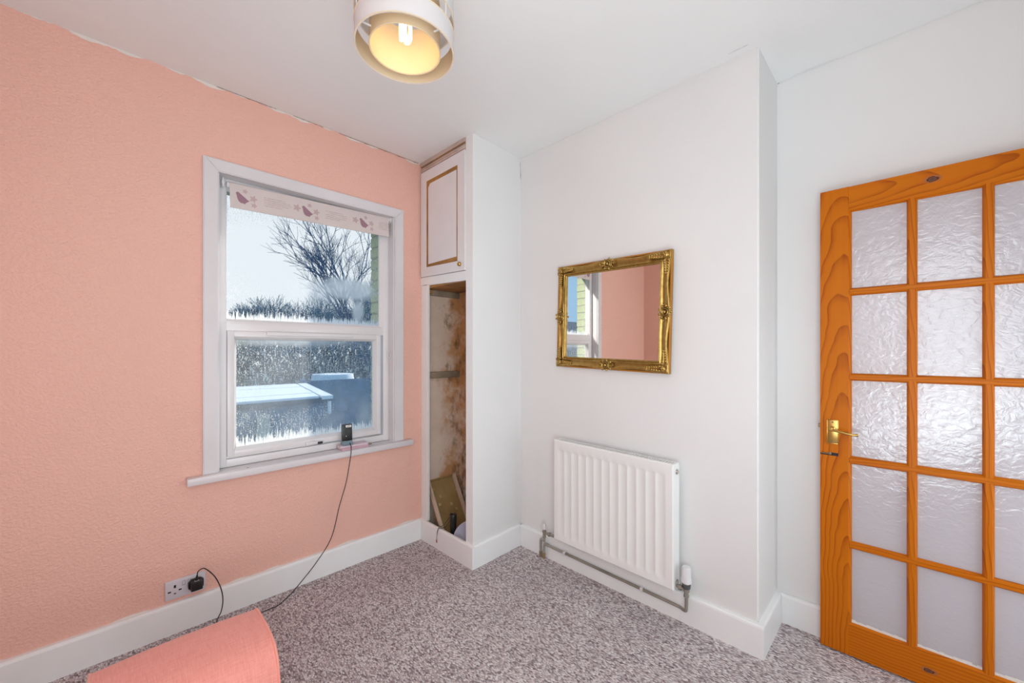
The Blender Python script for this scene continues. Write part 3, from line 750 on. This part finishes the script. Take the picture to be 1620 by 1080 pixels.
obj('end_fitting', lathe(nb(), [(.016, 0), (.016, .003), (.010, .003), (.010, -.006), (0, -.006)], (1.880, RY0 + .001, .198), (0, -1, 0), 18), M['bulb_off'], rad, smooth=True)
bm = tube(nb(), smooth_path([(1.880, .731, .152), (1.880, .731, .110), (1.883, .735, .086), (1.893, .752, .078), (PX, .775, .077), (PX, .83, .078)], 8), .0075, 12)
tube(bm, [(PX, .83, .078), (PX, 1.46, .088)], .0075, 12)
obj('pipe', bm, M['pipe_old'], rad, smooth=True)
bm = tube(nb(), [(PX, 1.46, .088), (PX, 1.600, .091)], .0078, 12)
lathe(bm, [(.0078, -.012), (.0098, -.012), (.0098, .012), (.0078, .012)], (PX, 1.590, .091), (0, 1, 0), 14); 
tube(bm, [(PX, 1.600, .091), (PX - .002, 1.607, .088), (PX - .003, 1.610, .078), (PX - .003, 1.610, .0)], .0078, 12)
obj('pipe', bm, M['pipe'], rad, smooth=True)
bm = tube(nb(), [(PX, 1.640, 0), (PX, 1.640, .102), (PX, 1.637, .112), (PX - .002, 1.628, .116), (PX - .012, 1.598, .117), (1.884, 1.594, .120), (1.882, 1.593, .150)], .0076, 12)
obj('pipe', bm, M['pipe'], rad, smooth=True)
bm = nb()
for y, x in ((1.640, PX), (1.610, PX - .003)): lathe(bm, [(.0082, 0), (.0092, 0), (.0090, .034), (.0082, .036)], (x, y, .001), n=14)
obj('pipe_sleeve', bm, M['rust'], rad, smooth=True)
bm = lathe(nb(), [(0, 0), (.011, 0), (.011, .012), (.009, .014), (.009, .030), (.0125, .032), (.0125, .042), (.008, .044), (.008, .052), (0, .052)], (1.882, 1.593, .142), n=12)
tube(bm, [(1.882, 1.593, .172), (1.880, 1.484, .176)], .0080, 10); lathe(bm, [(0, 0), (.0125, 0), (.0125, .013), (0, .013)], (1.8815, 1.560, .173), (0, -1, 0), 6)
obj('valve_body', bm, M['pipe_old'], rad, smooth=True)
obj('lockshield_cap', lathe(nb(), [(0, 0), (.0105, 0), (.0115, .004), (.0105, .030), (.008, .033), (0, .033)], (1.882, 1.593, .193), n=16), M['plastic'], rad, smooth=True)
for y in (1.452, .962):
    zc = .078 + (y - .83) * .0159
    bm = lathe(nb(), [(.0080, -.007), (.0115, -.007), (.0115, .007), (.0080, .007)], (PX, y, zc), (0, 1, 0), 16); box(bm, PX + .006, 1.9175, y - .007, y + .007, zc - .006, zc + .012)
    obj('pipe_clip', bm, M['plastic'], rad, smooth=True)

# ------------------------------------------------------------------ gilt mirror
mir = thing('gilt_mirror', 'rectangular mirror in an ornate gilt swept frame on the chimney breast', 'mirror', (1.9265, 1.164, 1.489), (0, math.radians(1.5), math.radians(-91.9)))
mw, mh, fw_ = .354, .301, .062
PRO = [(0., 0.), (0., .022), (.004, .027), (.010, .0285), (.016, .0265), (.024, .0205), (.034, .0185), (.042, .0215), (.047, .0245), (.051, .0225), (.053, .0175), (.056, .0190), (.059, .0175), (.062, .0130), (.062, .004)]
def wave(s):                                        # swept outline: full at corners and centre
    return .0120 * (math.sin(math.pi * (2 * s)) ** 2) * (1 if .05 < s < .95 else .4)
bm = nb(); loops = []
NS = 40
corners = [(-mw, -mh), (mw, -mh), (mw, mh), (-mw, mh)]
for side in range(4):
    a = Vector(corners[side]); b = Vector(corners[(side + 1) % 4]); d = (b - a); L = d.length; d /= L; nrm = Vector((-d.y, d.x))
    for k in range(NS):
        s = k / NS; row = []
        for p, h_ in PRO:
            pe = p + (wave(s) * (1 - p / fw_) if p < .050 else 0)
            al = pe + (L - 2 * pe) * s
            q = a + d * al + nrm * pe
            row.append(bm.verts.new((q.x, -h_, q.y)))
        loops.append(row)
for i in range(len(loops)):
    A, D = loops[i], loops[(i + 1) % len(loops)]
    for k in range(len(PRO) - 1): bm.faces.new((A[k], D[k], D[k + 1], A[k + 1]))
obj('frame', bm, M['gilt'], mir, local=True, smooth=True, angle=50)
obj('backing', B(-mw + .005, mw - .005, -.004, .0, -mh + .005, mh - .005), M['gilt_side'], mir, local=True)
bm = nb()
for s_ in (-1, 1):
    box(bm, s_ * (mw - .004) - .004, s_ * (mw - .004) + .004, -.020, .001, -mh + .003, mh - .003, .002)
    box(bm, -mw + .003, mw - .003, -.020, .001, s_ * (mh - .004) - .004, s_ * (mh - .004) + .004, .002)
obj('frame_edge', bm, M['gilt_side'], mir, local=True)
gx, gz = mw - fw_ + .003, mh - fw_ + .003
bm = nb(); bv = .012
O = [bm.verts.new(p) for p in ((-gx, -.0085, -gz), (gx, -.0085, -gz), (gx, -.0085, gz), (-gx, -.0085, gz))]
bm.faces.new(O)
obj('glass', bm, M['mirror'], mir, local=True)
bm = nb()
def bead_row(p, q, n):
    for k in range(n):
        c = Vector(p).lerp(Vector(q), (k + .5) / n); m4 = Matrix.Translation(c)
        bmesh.ops.create_icosphere(bm, subdivisions=1, radius=.0026, matrix=m4)
bx, bz = mw - .0565, mh - .0565
bead_row((-bx, -.0185, -bz), (bx, -.0185, -bz), 95); bead_row((-bx, -.0185, bz), (bx, -.0185, bz), 95)
bead_row((-bx, -.0185, -bz), (-bx, -.0185, bz), 80); bead_row((bx, -.0185, -bz), (bx, -.0185, bz), 80)
tag(obj('beading', bm, M['gilt'], mir, local=True, smooth=True), kind='stuff')
def leaf(bm, c, ang, L, w, h_, y0=-.018):
    """a raised leaf lobe lying in the frame plane"""
    m4 = Matrix.Translation((c[0], y0, c[1])) @ Matrix.Rotation(-ang, 4, 'Y') @ Matrix.Diagonal((L, h_, w, 1))
    bmesh.ops.create_uvsphere(bm, u_segments=10, v_segments=6, radius=1, matrix=m4)
def scroll(bm, c, r, turns, start, hand, y=-.0315, th=.0030):
    pts = []
    for k in range(16):
        u = k / 15; a = start + hand * turns * 2 * math.pi * u; rr = r * (1 - .75 * u)
        pts.append((c[0] + rr * math.cos(a), y - .004 * u, c[1] + rr * math.sin(a)))
    tube(bm, pts, [th * (1 - .3 * k / 15) for k in range(16)], 6)
for sx in (-1, 1):
    for sz in (-1, 1):
        bm = nb(); c0 = (sx * (mw - .026), sz * (mh - .026))
        leaf(bm, c0, math.atan2(sz, sx), .020, .014, .012, -.027)
        for k in range(3): leaf(bm, (c0[0] - sx * .010 + sx * .011 * math.cos(k), c0[1] + sz * (.010 - .010 * k)), .6 * k, .008, .004, .006, -.036)
        for hx in (1, 0):
            for k in range(6):
                d = .024 + k * .0125; w = .013 - k * .0014
                for e_ in (-1, 1):
                    if hx: c = (c0[0] - sx * d, c0[1] + e_ * w * .75 + sz * .002); ang = (math.pi if sx > 0 else 0) + e_ * (.75 if sx < 0 else -.75)
                    else: c = (c0[0] + e_ * w * .75 + sx * .002, c0[1] - sz * d); ang = (-math.pi / 2 if sz > 0 else math.pi / 2) + e_ * (.75 if sz > 0 else -.75)
                    leaf(bm, c, ang, .0100 - k * .0006, .0060, .0058, -.0275)
            if hx: leaf(bm, (c0[0] - sx * .055, c0[1]), 0, .045, .0060, .0055, -.0275)
            else: leaf(bm, (c0[0], c0[1] - sz * .050), math.pi / 2, .040, .0060, .0055, -.0275)
        scroll(bm, (c0[0] + sx * .008, c0[1] + sz * .008), .012, 1.4, math.atan2(sz, sx), 1)
        scroll(bm, (c0[0] - sx * .018, c0[1] + sz * .012), .009, 1.3, 0, -1)
        scroll(bm, (c0[0] + sx * .012, c0[1] - sz * .018), .009, 1.3, 0, 1)
        obj('corner_ornament', bm, M['gilt'], mir, local=True, smooth=True, angle=60)
for (cx, cz, hz) in ((0, mh - .026, 1), (0, -mh + .026, 1), (mw - .026, 0, 0), (-mw + .026, 0, 0)):
    bm = nb()
    leaf(bm, (cx, cz), 0, .010, .010, .012, -.029)
    for r_, y_ in ((.0165, -.032), (.0235, -.029)):
        tube(bm, [(cx + r_ * math.cos(a), y_, cz + r_ * math.sin(a)) for a in [2 * math.pi * k / 24 for k in range(24)]], .0032, 6, closed=True)
    for k in range(9):
        a = 2 * math.pi * k / 9; leaf(bm, (cx + .029 * math.cos(a) * (1.25 if hz else 1), cz + .029 * math.sin(a) * (1 if hz else 1.25) * .85), a, .009, .0060, .006, -.027)
    for s_ in (-1, 1):
        p = (cx + s_ * .040, cz) if hz else (cx, cz + s_ * .040)
        scroll(bm, p, .010, 1.3, 0 if s_ > 0 else math.pi, s_, -.030)
    obj('centre_ornament', bm, M['gilt'], mir, local=True, smooth=True, angle=60)

# ------------------------------------------------------------------ pine door, open against the recess wall
DX0, DX1, DY0, DY1, DZ0, DZ1 = 2.196, 2.232, -.486, .276, .008, 1.985
dr = thing('door_1', 'orange varnished pine door with fifteen obscured panes standing open at right', 'door', (DX0, DY0, 0), kind='structure')
colsY = [(.006, .171), (-.187, -.024), (-.380, -.216)]
rowsZ = [(1.557, 1.879), (1.197, 1.525), (.847, 1.166), (.488, .814), (.147, .456)]
def chamfer_bar(name, mat, vertical, a, b, lo, hi, face_lo, face_hi, X0=None):
    """bar whose face is narrower than its root on glazed edges; (lo,hi) root, (face_lo,face_hi) face"""
    X0 = DX0 if X0 is None else X0
    prof = [(X0, face_lo), (X0, face_hi), (DX0 + .004, face_hi + (hi - face_hi) * .5), (DX0 + .013, hi), (DX1 - .013, hi), (DX1, face_hi), (DX1, face_lo), (DX1 - .013, lo), (DX0 + .013, lo), (DX0 + .004, face_lo + (lo - face_lo) * .5)]
    if vertical: bm = prism(nb(), prof, 'z', a, b)
    else: bm = prism(nb(), [(x, z) for x, z in prof], 'y', a, b)
    return obj(name, bm, mat, dr)
chamfer_bar('stile', M['pine_v'], True, DZ0, DZ1, .171, DY1, .181, DY1)
chamfer_bar('stile', M['pine_v'], True, DZ0, DZ1, DY0, -.380, DY0, -.390)
chamfer_bar('top_rail', M['pine_h'], False, -.388, .180, 1.879, DZ1 - .001, 1.889, DZ1 - .001)
chamfer_bar('bottom_rail', M['pine_h'], False, -.388, .180, DZ0 + .001, .147, DZ0 + .001, .139)
for (l0, h0), (l1, h1) in ((colsY[0], colsY[1]), (colsY[1], colsY[2])):
    chamfer_bar('glazing_bar', M['pine_v'], True, .139, 1.889, h1, l0, h1 + .007, l0 - .007, DX0 + .0007)
for (a0, a1), (b0, b1) in zip(rowsZ[:-1], rowsZ[1:]):
    chamfer_bar('glazing_bar', M['pine_h'], False, -.386, .178, b1, a0, b1 + .008, a0 - .008)
pane0 = None
for (y0, y1) in colsY:
    for (z0, z1) in rowsZ:
        obj('glass_pane', B(DX0 + .016, DX0 + .020, y0 - .003, y1 + .003, z0 - .003, z1 + .003), M['obscure'], dr)
# putty on the lower panes
bm = nb(); random.seed(11)
for (y0, y1) in colsY:
    n = 14
    for k in range(n):
        ya, yb = y0 + (y1 - y0) * k / n, y0 + (y1 - y0) * (k + 1) / n
        h_ = .147 + random.uniform(.004, .009)
        box(bm, DX0 + .010, DX0 + .016, ya, yb + .0005, .144, h_)
obj('putty', bm, M['caulk'], dr)
# handles
hp = nb(); box(hp, DX0 - .0035, DX0 + .0005, .2125, .2535, .8915, .9945, .0015)
for (ya, yb, za, zb) in ((.2125, .2155, .8915, .9945), (.2505, .2535, .8915, .9945), (.2125, .2535, .8915, .8945), (.2125, .2535, .9915, .9945)):
    box(hp, DX0 - .006, DX0 - .0005, ya, yb, za, zb, .001)
plate = obj('handle_plate', hp, M['brass'], dr, smooth=True)
bm = lathe(nb(), [(0, 0), (.011, 0), (.011, .004), (.0075, .007), (.0075, .040), (0, .042)], (DX0 - .003, .235, .957), (-1, 0, 0), 16)
tube(bm, smooth_path([(DX0 - .040, .240, .957), (DX0 - .043, .222, .9555), (DX0 - .046, .200, .9515), (DX0 - .047, .178, .9475), (DX0 - .046, .160, .9460), (DX0 - .043, .148, .9472)], 5), [.0065] * 3 + [.0052] * 20 + [.0065] * 3, 10)
obj('lever_handle', bm, M['brass'], plate, smooth=True)
bm = nb()
for z in (.902, .984): lathe(bm, [(0, .002), (.003, .0015), (.0038, 0)], (DX0 - .0035, .233, z), (-1, 0, 0), 10)
obj('screw', bm, M['brass_dark'], plate)
bm = nb(); box(bm, DX1 - .0005, DX1 + .003, .2125, .2535, .8915, .9945, .001)
tube(bm, smooth_path([(DX1, .235, .957), (DX1 + .026, .235, .957), (DX1 + .031, .222, .956), (DX1 + .031, .19, .953), (DX1 + .030, .150, .957), (DX1 + .026, .142, .962)], 5), .0052, 8)
obj('rear_handle', bm, M['brass_dark'], dr, smooth=True)
bm = B(DX0 + .010, DX0 + .024, DY1 - .001, DY1 + .009, .955, .972, bev=.002); obj('latch_bolt', bm, M['brass_dark'], dr)
bm = nb(); box(bm, DX0 - .0006, DX0 + .004, .214, .2755, .840, .847); box(bm, DX0 - .0008, DX0 + .004, .214, .240, .843, .853, .001)
obj('lock_slot', bm, M['dark'], dr)
bm = tube(nb(), [(DX0 - .003, .272, .8465), (DX0 - .004, .24, .8475)], .003, 8); lathe(bm, [(0, .004), (.006, .003), (.007, 0)], (DX0 - .001, .243, .848), (-1, 0, 0), 12)
obj('lock_bolt', bm, M['brass_dark'], dr, smooth=True)
for z in (.22, 1.0, 1.78):
    bm = tube(nb(), [(DX1 - .002, DY0 - .006, z - .05), (DX1 - .002, DY0 - .006, z + .05)], .006, 10); obj('hinge', bm, M['brass'], dr, smooth=True)

# ------------------------------------------------------------------ pendant lamp
LX, LY, LZ = .6232, 1.0735, 2.190
lamp = thing('pendant_lamp', 'white two tier drum pendant lamp with lit bulb hanging from the ceiling', 'lamp', (LX, LY, HC))
def band(r, z0, z1, th=.0025, n=72): return lathe(nb(), [(r, z0), (r, z1), (r - th, z1), (r - th, z0)], (LX, LY, 0), n=n, closed=True)
obj('outer_shade', band(.1440, LZ, LZ + .062), M['shade_out'], lamp, smooth=True)
obj('outer_shade', band(.1440, LZ + .098, LZ + .165), M['shade_out'], lamp, smooth=True)
obj('shade_lining', band(.1412, LZ + .0015, LZ + .0605, .0012), M['shade_in'], lamp, smooth=True)  # lining band coloured warm as if lit by the bulb
obj('inner_shade', band(.1030, LZ + .004, LZ + .150), M['shade_in'], lamp, smooth=True)
bm = nb()
for r, z in ((.1445, LZ + .001), (.1445, LZ + .062), (.1445, LZ + .098), (.1035, LZ + .004)):
    tube(bm, [(LX + r * math.cos(a), LY + r * math.sin(a), z) for a in [2 * math.pi * k / 72 for k in range(72)]], .0014, 6, closed=True)
obj('rim_wire', bm, M['shade_in'], lamp, smooth=True)
bm = nb()
for k in range(3):
    a = 2 * math.pi * k / 3 + .9
    tube(bm, [(LX + .102 * math.cos(a), LY + .102 * math.sin(a), LZ + .030), (LX + .142 * math.cos(a), LY + .142 * math.sin(a), LZ + .030)], .003, 8)
    tube(bm, [(LX + .02 * math.cos(a), LY + .02 * math.sin(a), LZ + .135), (LX + .142 * math.cos(a), LY + .142 * math.sin(a), LZ + .135)], .002, 8)
    tube(bm, [(LX + .1425 * math.cos(a), LY + .1425 * math.sin(a), LZ + .002), (LX + .1425 * math.cos(a), LY + .1425 * math.sin(a), LZ + .163)], .0016, 6)
obj('spider', bm, M['plastic'], lamp, smooth=True)
bm = nb()
for k in range(3):                                  # looped fluorescent tubes
    a = 2 * math.pi * k / 3 + .5; c, s_ = math.cos(a), math.sin(a); c2, s2 = -s_, c
    P = []
    for u in range(13):
        if u < 4: w, z = -.009, .10 - .016 * u
        elif u > 8: w, z = .009, .10 - .016 * (12 - u)
        else:
            th = math.pi * (u - 4) / 4; w, z = -.009 * math.cos(th), .046 - .009 * math.sin(th)
        P.append((LX + c * .013 + c2 * w, LY + s_ * .013 + s2 * w, LZ + z))
    tube(bm, P, .0055, 8)
obj('bulb', bm, M['bulb'], lamp, smooth=True)
obj('bulb_cap', lathe(nb(), [(0, 0), (.021, 0), (.022, .035), (.015, .05), (.015, .075), (0, .076)], (LX, LY, LZ + .098), n=20), M['plastic'], lamp, smooth=True)
obj('flex', tube(nb(), [(LX, LY, LZ + .17), (LX, LY, HC - .02)], .003, 8), M['plastic'], lamp, smooth=True)
obj('ceiling_rose', lathe(nb(), [(0, -.034), (.008, -.034), (.010, -.028), (.036, -.020), (.040, 0), (0, 0)], (LX, LY, HC), n=28), M['plastic'], lamp, smooth=True)
pd = bpy.data.lights.new('bulb_light', 'POINT'); pd.energy = 0.22; pd.color = (1, .72, .38); pd.shadow_soft_size = .018
po = bpy.data.objects.new('bulb_light', pd); COL.objects.link(po); po.location = (LX, LY, LZ + .030)

# ------------------------------------------------------------------ upholstered stool
st = thing('upholstered_stool', 'coral fabric upholstered seat with piped edge standing in front of the wall socket', 'stool', (.154, 1.46, 0))
prof = [(1.6075, .384), (1.604, .395), (1.596, .4025), (1.583, .406), (1.552, .410), (1.484, .411), (1.430, .408), (1.395, .402), (1.366, .390), (1.347, .372), (1.336, .350), (1.328, .320), (1.323, .280), (1.321, .20), (1.321, .125), (1.335, .112), (1.590, .112), (1.604, .125), (1.608, .28), (1.608, .34), (1.608, .370)]
sx0, sx1 = -.046, .354
bm = nb(); rows = []
cyz = Vector((1.465, .26))
for x, ins in ((sx0 + .001, .010), (sx0, .006), (sx0 + .004, 0), (sx0 + .10, -.004), (sx0 + .20, -.005), (sx0 + .30, -.004), (sx1 - .004, 0), (sx1, .006), (sx1 - .001, .010)):
    rows.append([bm.verts.new((x, cyz.x + (y - cyz.x) * (1 - ins / .16), cyz.y + (z - cyz.y) * (1 - ins / .16))) for y, z in prof])
for i in range(len(rows) - 1):
    for k in range(len(prof)): bm.faces.new((rows[i][k], rows[i][(k + 1) % len(prof)], rows[i + 1][(k + 1) % len(prof)], rows[i + 1][k]))
bm.faces.new(rows[0]); bm.faces.new(rows[-1][::-1])
obj('seat', bm, M['coral'], st, smooth=True, angle=50)
for x in (sx0 + .003, sx1 - .003):
    P = [(x, y, z) for y, z in prof]; sm = []
    for k in range(len(P)): sm += smooth_path([P[k - 1], P[k], P[(k + 1) % len(P)], P[(k + 2) % len(P)]], 3)[3:6]
    obj('piping', tube(nb(), sm, .0036, 8, closed=True), M['coral_pipe'], st, smooth=True)
for x in (-.010, .318):
    for y in (1.36, 1.575): obj('leg', lathe(nb(), [(0, 0), (.011, 0), (.018, .116), (0, .116)], (x, y, 0), n=14), M['wood_leg'], st, smooth=True)

# ------------------------------------------------------------------ paint lines and cracks at the ceiling
def ribbon(bm, pts, wfun, side):
    """thin irregular slab from a polyline; side = offset vector for width, 1.5 mm thick along -z/+..."""
    A = []
    for i, p in enumerate(pts):
        p = Vector(p); w = wfun(i); A.append((bm.verts.new(p), bm.verts.new(p + Vector(side) * w)))
    for a, b in zip(A[:-1], A[1:]): bm.faces.new((a[0], b[0], b[1], a[1]))
random.seed(21)
n = 160
def rnd(lo, hi): return [random.uniform(lo, hi) for _ in range(n + 1)]
bm = nb(); w1 = [max(.0, .006 + .006 * math.sin(i * .21) + .005 * math.sin(i * .57 + 1) + random.uniform(-.002, .003)) for i in range(n + 1)]
ribbon(bm, [(-.5 + 2.0 * i / n, YW - .0008, HC - .0005) for i in range(n + 1)], lambda i: w1[i], (0, 0, -1))
struct('trim_2', bm, M['caulk'], 'ragged pale paint line where pink wall meets ceiling', 'trim')
bm = nb()
for (a, b, k) in ((.36, .62, 1.), (.70, .86, .8), (.95, 1.49, 1.3)):
    m = 40; ribbon(bm, [(a + (b - a) * i / m, YW - .0012, HC - .001) for i in range(m + 1)], lambda i: k * (.0015 + .0025 * abs(math.sin(i * .37)) * random.random()), (0, 0, -1))
m = 14
ribbon(bm, [(XQ - .0010, YB - .002 - .09 * i / m, HC - .0003) for i in range(m + 1)], lambda i: .0022 * random.random() + .0008, (0, 0, -1))
ribbon(bm, [(XC + .05 + .12 * i / m, YS - .0005 + .0014 * i / m, HC - .0004) for i in range(m + 1)], lambda i: .0012, (0, 0, -1))
ribbon(bm, [(XR - .010 + .0003 * i, YS2 - .0011, HC - .03 - .11 * i / m) for i in range(m + 1)], lambda i: .0012 + .002 * random.random(), (1, 0, 0))
ribbon(bm, [(XC - .0195, YW - .003, .003 + .13 * i / m) for i in range(m + 1)], lambda i: .003, (0, -1, 0))
ribbon(bm, [(XR - .045 - .0, YB + .03 + .075 * i / m, HC - .0012) for i in range(m + 1)], lambda i: .0014 * random.random() + .0004, (-1, 0, 0))
struct('trim_3', bm, M['crack'], 'thin dark cracks along the ceiling and corner joints', 'crack')
bm = nb()
ribbon(bm, [(XQ - .012, YB - .07 - .16 * i / 40, HC - .0015) for i in range(41)], lambda i: .003 + .002 * random.random(), (-1, 0, 0))
ribbon(bm, [(XQ - .0012, YB - .01 - .9 * i / 40, HC - .0005) for i in range(41)], lambda i: .004 + .003 * random.random(), (0, 0, -1))
ribbon(bm, [(XR - .0012, YB + .01 + 1.38 * i / 60, HC - .0005) for i in range(61)], lambda i: .004 + .003 * random.random(), (0, 0, -1))
struct('trim_4', bm, M['white_wall'], 'raised white filler line along the white wall and ceiling', 'trim')

bm = nb(); w5 = [max(0, .004 * math.sin(i * .17) + .004 * math.sin(i * .41 + 2) + random.uniform(-.001, .002)) for i in range(n + 1)]
ribbon(bm, [(-.5 + 1.98 * i / n, YW - .0009, .1368) for i in range(n + 1)], lambda i: w5[i], (0, 0, 1))
struct('trim_5', bm, M['caulk'], 'ragged pale paint line along the top of the left baseboard', 'trim')

# ------------------------------------------------------------------ outside: sky-lit blue put into wall, bark, hedge and fence colours
M['frost'] = plain('frosted_felt', S(226, 232, 238), .8, var=.05, bump=.3, bscale=20)
M['felt_dark'] = plain('dark_wet_felt', S(60, 84, 104), .7, var=.1)
M['shed_wall'] = plain('blue_grey_shed_wall', S(88, 124, 152), .8, var=.2)
M['bark'] = plain('blue_grey_bark', S(66, 96, 124), .9, var=.2)
M['hedge'] = plain('dark_hedge_twigs', S(92, 132, 152), .9, var=.25)
M['fence'] = plain('blue_tinted_fence', S(92, 132, 160), .85, var=.2)
M['lawn'] = plain('frosty_lawn', S(120, 142, 146), .95, var=.25)
M['slate'] = plain('grey_slate_roof', S(96, 104, 116), .7, var=.15)
M['render'] = plain('pale_render', S(190, 186, 178), .8, var=.08)
M['pane_dark'] = plain('dark_far_glass', S(60, 74, 88), .2)
struct('ground', B(-60, 70, 2.9, 90, -1.9, -1.6), M['lawn'], 'frosty garden ground outside the window', 'ground')
sh = thing('garden_shed', 'flat roofed garden shed with frosted pale roof seen through the lower pane', 'shed', (1.2, 8.9, -1.6))
obj('shed_wall', prism(nb(), [(-2.4, 7.33), (2.74, 7.33), (3.30, 10.42), (-2.4, 10.50)], 'z', -1.6, .44), M['shed_wall'], sh)
def rx(y): return 2.785 + (y - 7.28) * (.575 / 3.15)
ys_ = [7.28, 7.95, 8.7, 9.55, 10.50]
for a, b in zip(ys_[:-1], ys_[1:]):
    bm = prism(nb(), [(-2.5, a + .02), (rx(a) - .235, a + .02), (rx(b) - .235, b - .02), (-2.5, b - .02)], 'z', .44, .50 + random.uniform(-.006, .006)); obj('roof_board', bm, M['frost'], sh)
obj('roof_board', prism(nb(), [(rx(7.28) - .19, 7.28), (rx(7.28), 7.28), (rx(10.5), 10.5), (rx(10.5) - .19, 10.5)], 'z', .44, .50), M['frost'], sh)
obj('roof_deck', prism(nb(), [(-2.5, 7.29), (rx(7.29) - .01, 7.29), (rx(10.49) - .01, 10.49), (-2.5, 10.49)], 'z', .38, .465), M['felt_dark'], sh)
obj('shed_hatch', B(1.62, 1.80, 7.30, 7.34, -.10, .27), M['render'], sh)
obj('downpipe', tube(nb(), [(2.72, 7.28, .40), (2.72, 7.27, .18)], .03, 8), M['frost'], sh)
fn = thing('garden_fence', 'dark blue grey garden fence running right behind the shed', 'fence', (6.0, 10.9, -1.6))
for k in range(5):
    x0 = 3.42 + k * 1.83
    obj('fence_panel', B(x0 + .05, x0 + 1.80, 10.88, 10.92, -1.6, .52), M['fence'], fn); obj('fence_post', B(x0 - .05, x0 + .05, 10.85, 10.95, -1.6, .60), M['fence'], fn)
cv = lathe(nb(), [(0, .0), (.55, 0), (.56, -.05), (.60, -.30), (.60, -2.2), (0, -2.2)], (4.55, 11.9, .62), n=20)  # pale covered object of unclear kind, drawn as a lidded drum
tag(obj('frosted_cover', cv, M['frost'], smooth=True), 'round frosted white covered object beyond the shed roof', 'covered object')
def bare_tree(name, label, x, y, z0, h, spread, seed, lv=6, mat='bark', group=None, r0=None, lean=0, kids=3, trunk=.28, up=.35, top=None):
    rg = random.Random(seed); t = thing(name, label, 'tree', (x, y, z0), group=group); bm = nb(); bt = nb()
    def grow(p, d, L, r, k):
        q = p + d * L * .5 + Vector((rg.uniform(-1, 1), rg.uniform(-1, 1), rg.uniform(-.3, .6))) * L * .06
        e_ = p + d * L
        tube(bt if k == 0 else bm, [p, q, e_], [r, r * .85, r * .68], 5 if k < 2 else 3, cap=False)
        if k >= lv: return
        n = kids if k < lv - 1 else kids + 1
        for i in range(n):
            a = 2 * math.pi * (i + rg.random() * .7) / n; tilt = rg.uniform(.25, .75) * spread
            s_ = d.orthogonal().normalized(); s2 = d.cross(s_)
            nd = (d * math.cos(tilt) + (s_ * math.cos(a) + s2 * math.sin(a)) * math.sin(tilt)); nd.z += up * .25; nd.normalize()
            f = 1.0 if i else .9
            st_ = p.lerp(e_, rg.uniform(.55, 1.0)) if i else e_
            grow(st_, nd, L * rg.uniform(.62, .86) * f, r * rg.uniform(.5, .68), k + 1)
    r0 = r0 or h * .022
    grow(Vector((x, y, z0)), Vector((lean, 0, 1)).normalized(), h * trunk, r0, 0)
    if top is not None:
        f_ = (top - z0) / (max(v_.co.z for v_ in bm.verts) - z0); t.scale = (f_ * .9, f_ * .9, f_)
    obj('trunk', bt, M[mat], t); tag(obj('branches', bm, M[mat], t), kind='stuff')
    return t
def at(u, dist):                                    # ground position in view direction of image column u
    fx_, fy_, rx_, ry_ = .70856, .70565, .70565, -.70856
    l = (u - 810) / 630.464
    return (fx_ + rx_ * l) * dist, (fy_ + ry_ * l) * dist
x, y = at(588, 15.0)
bare_tree('bare_tree', 'large bare branched tree at the right of the upper pane', x, y, -1.6, 6.0, .85, 5, lv=6, r0=.17, kids=3, trunk=.42, up=.45)
treeline = [(394, 30, 480, 31), (416, 29, 466, 32), (440, 31, 468, 33), (464, 30, 476, 34), (488, 30, 464, 35), (515, 28, 458, 36), (544, 27, 460, 37), (574, 26, 452, 38), (368, 33, 498, 39)]
for i, (u, d, v, sd) in enumerate(treeline):
    x, y = at(u, d); h = (1.29 + (555 - v) / 630 * d + 1.6) / .34
    bare_tree('treeline_tree', 'hazy dark bushy tree in the row along the garden end', x, y, -1.6, h, 1.0, sd, lv=5, mat='hedge', group='treeline at the garden end', trunk=.10, up=.30, kids=4, r0=.16, top=1.29 + (555 - v) / 630 * d)
# hedge below the treeline
bm = nb(); rg = random.Random(9)
for k in range(9000):
    x = rg.uniform(-1, 13); y = 16 + rg.uniform(0, 1.6); z = rg.uniform(-1.5, 1.75 + .35 * math.sin(x * .9) + .2 * math.sin(x * 2.3))
    d = Vector((rg.uniform(-1, 1), rg.uniform(-1, 1), rg.uniform(.1, 1.3))).normalized() * rg.uniform(.25, .6)
    p = Vector((x, y, z)); q = p + d; w = Vector((d.y, -d.x, 0)).normalized() * .055
    bm.faces.new([bm.verts.new(v_) for v_ in (p - w, p + w, q)])
tag(obj('hedge', bm, M['hedge']), 'dark straggly garden hedge behind the shed', 'hedge', kind='stuff')
nh = thing('neighbour_house', 'neighbouring house with slate gable seen only in the mirror', 'house', (-14, 15, -1.6))
obj('house_wall', B(-19, -10, 12.5, 18, -1.6, 1.3), M['render'], nh)
obj('roof', prism(nb(), [(12.2, 1.2), (18.3, 1.2), (15.25, 3.0)], 'x', -19.2, -9.8), M['slate'], nh)
bm = B(-11.5, -10.8, 14.9, 15.7, 2.4, 3.7); obj('chimney', bm, M['render'], nh)
for yy in (13.4, 15.6):
    f_ = obj('house_window', B(-10.0, -9.93, yy, yy + 1.1, -.6, .7, bev=.02), M['upvc'], nh); obj('pane', B(-9.94, -9.90, yy + .1, yy + 1.0, -.5, .6), M['pane_dark'], f_)
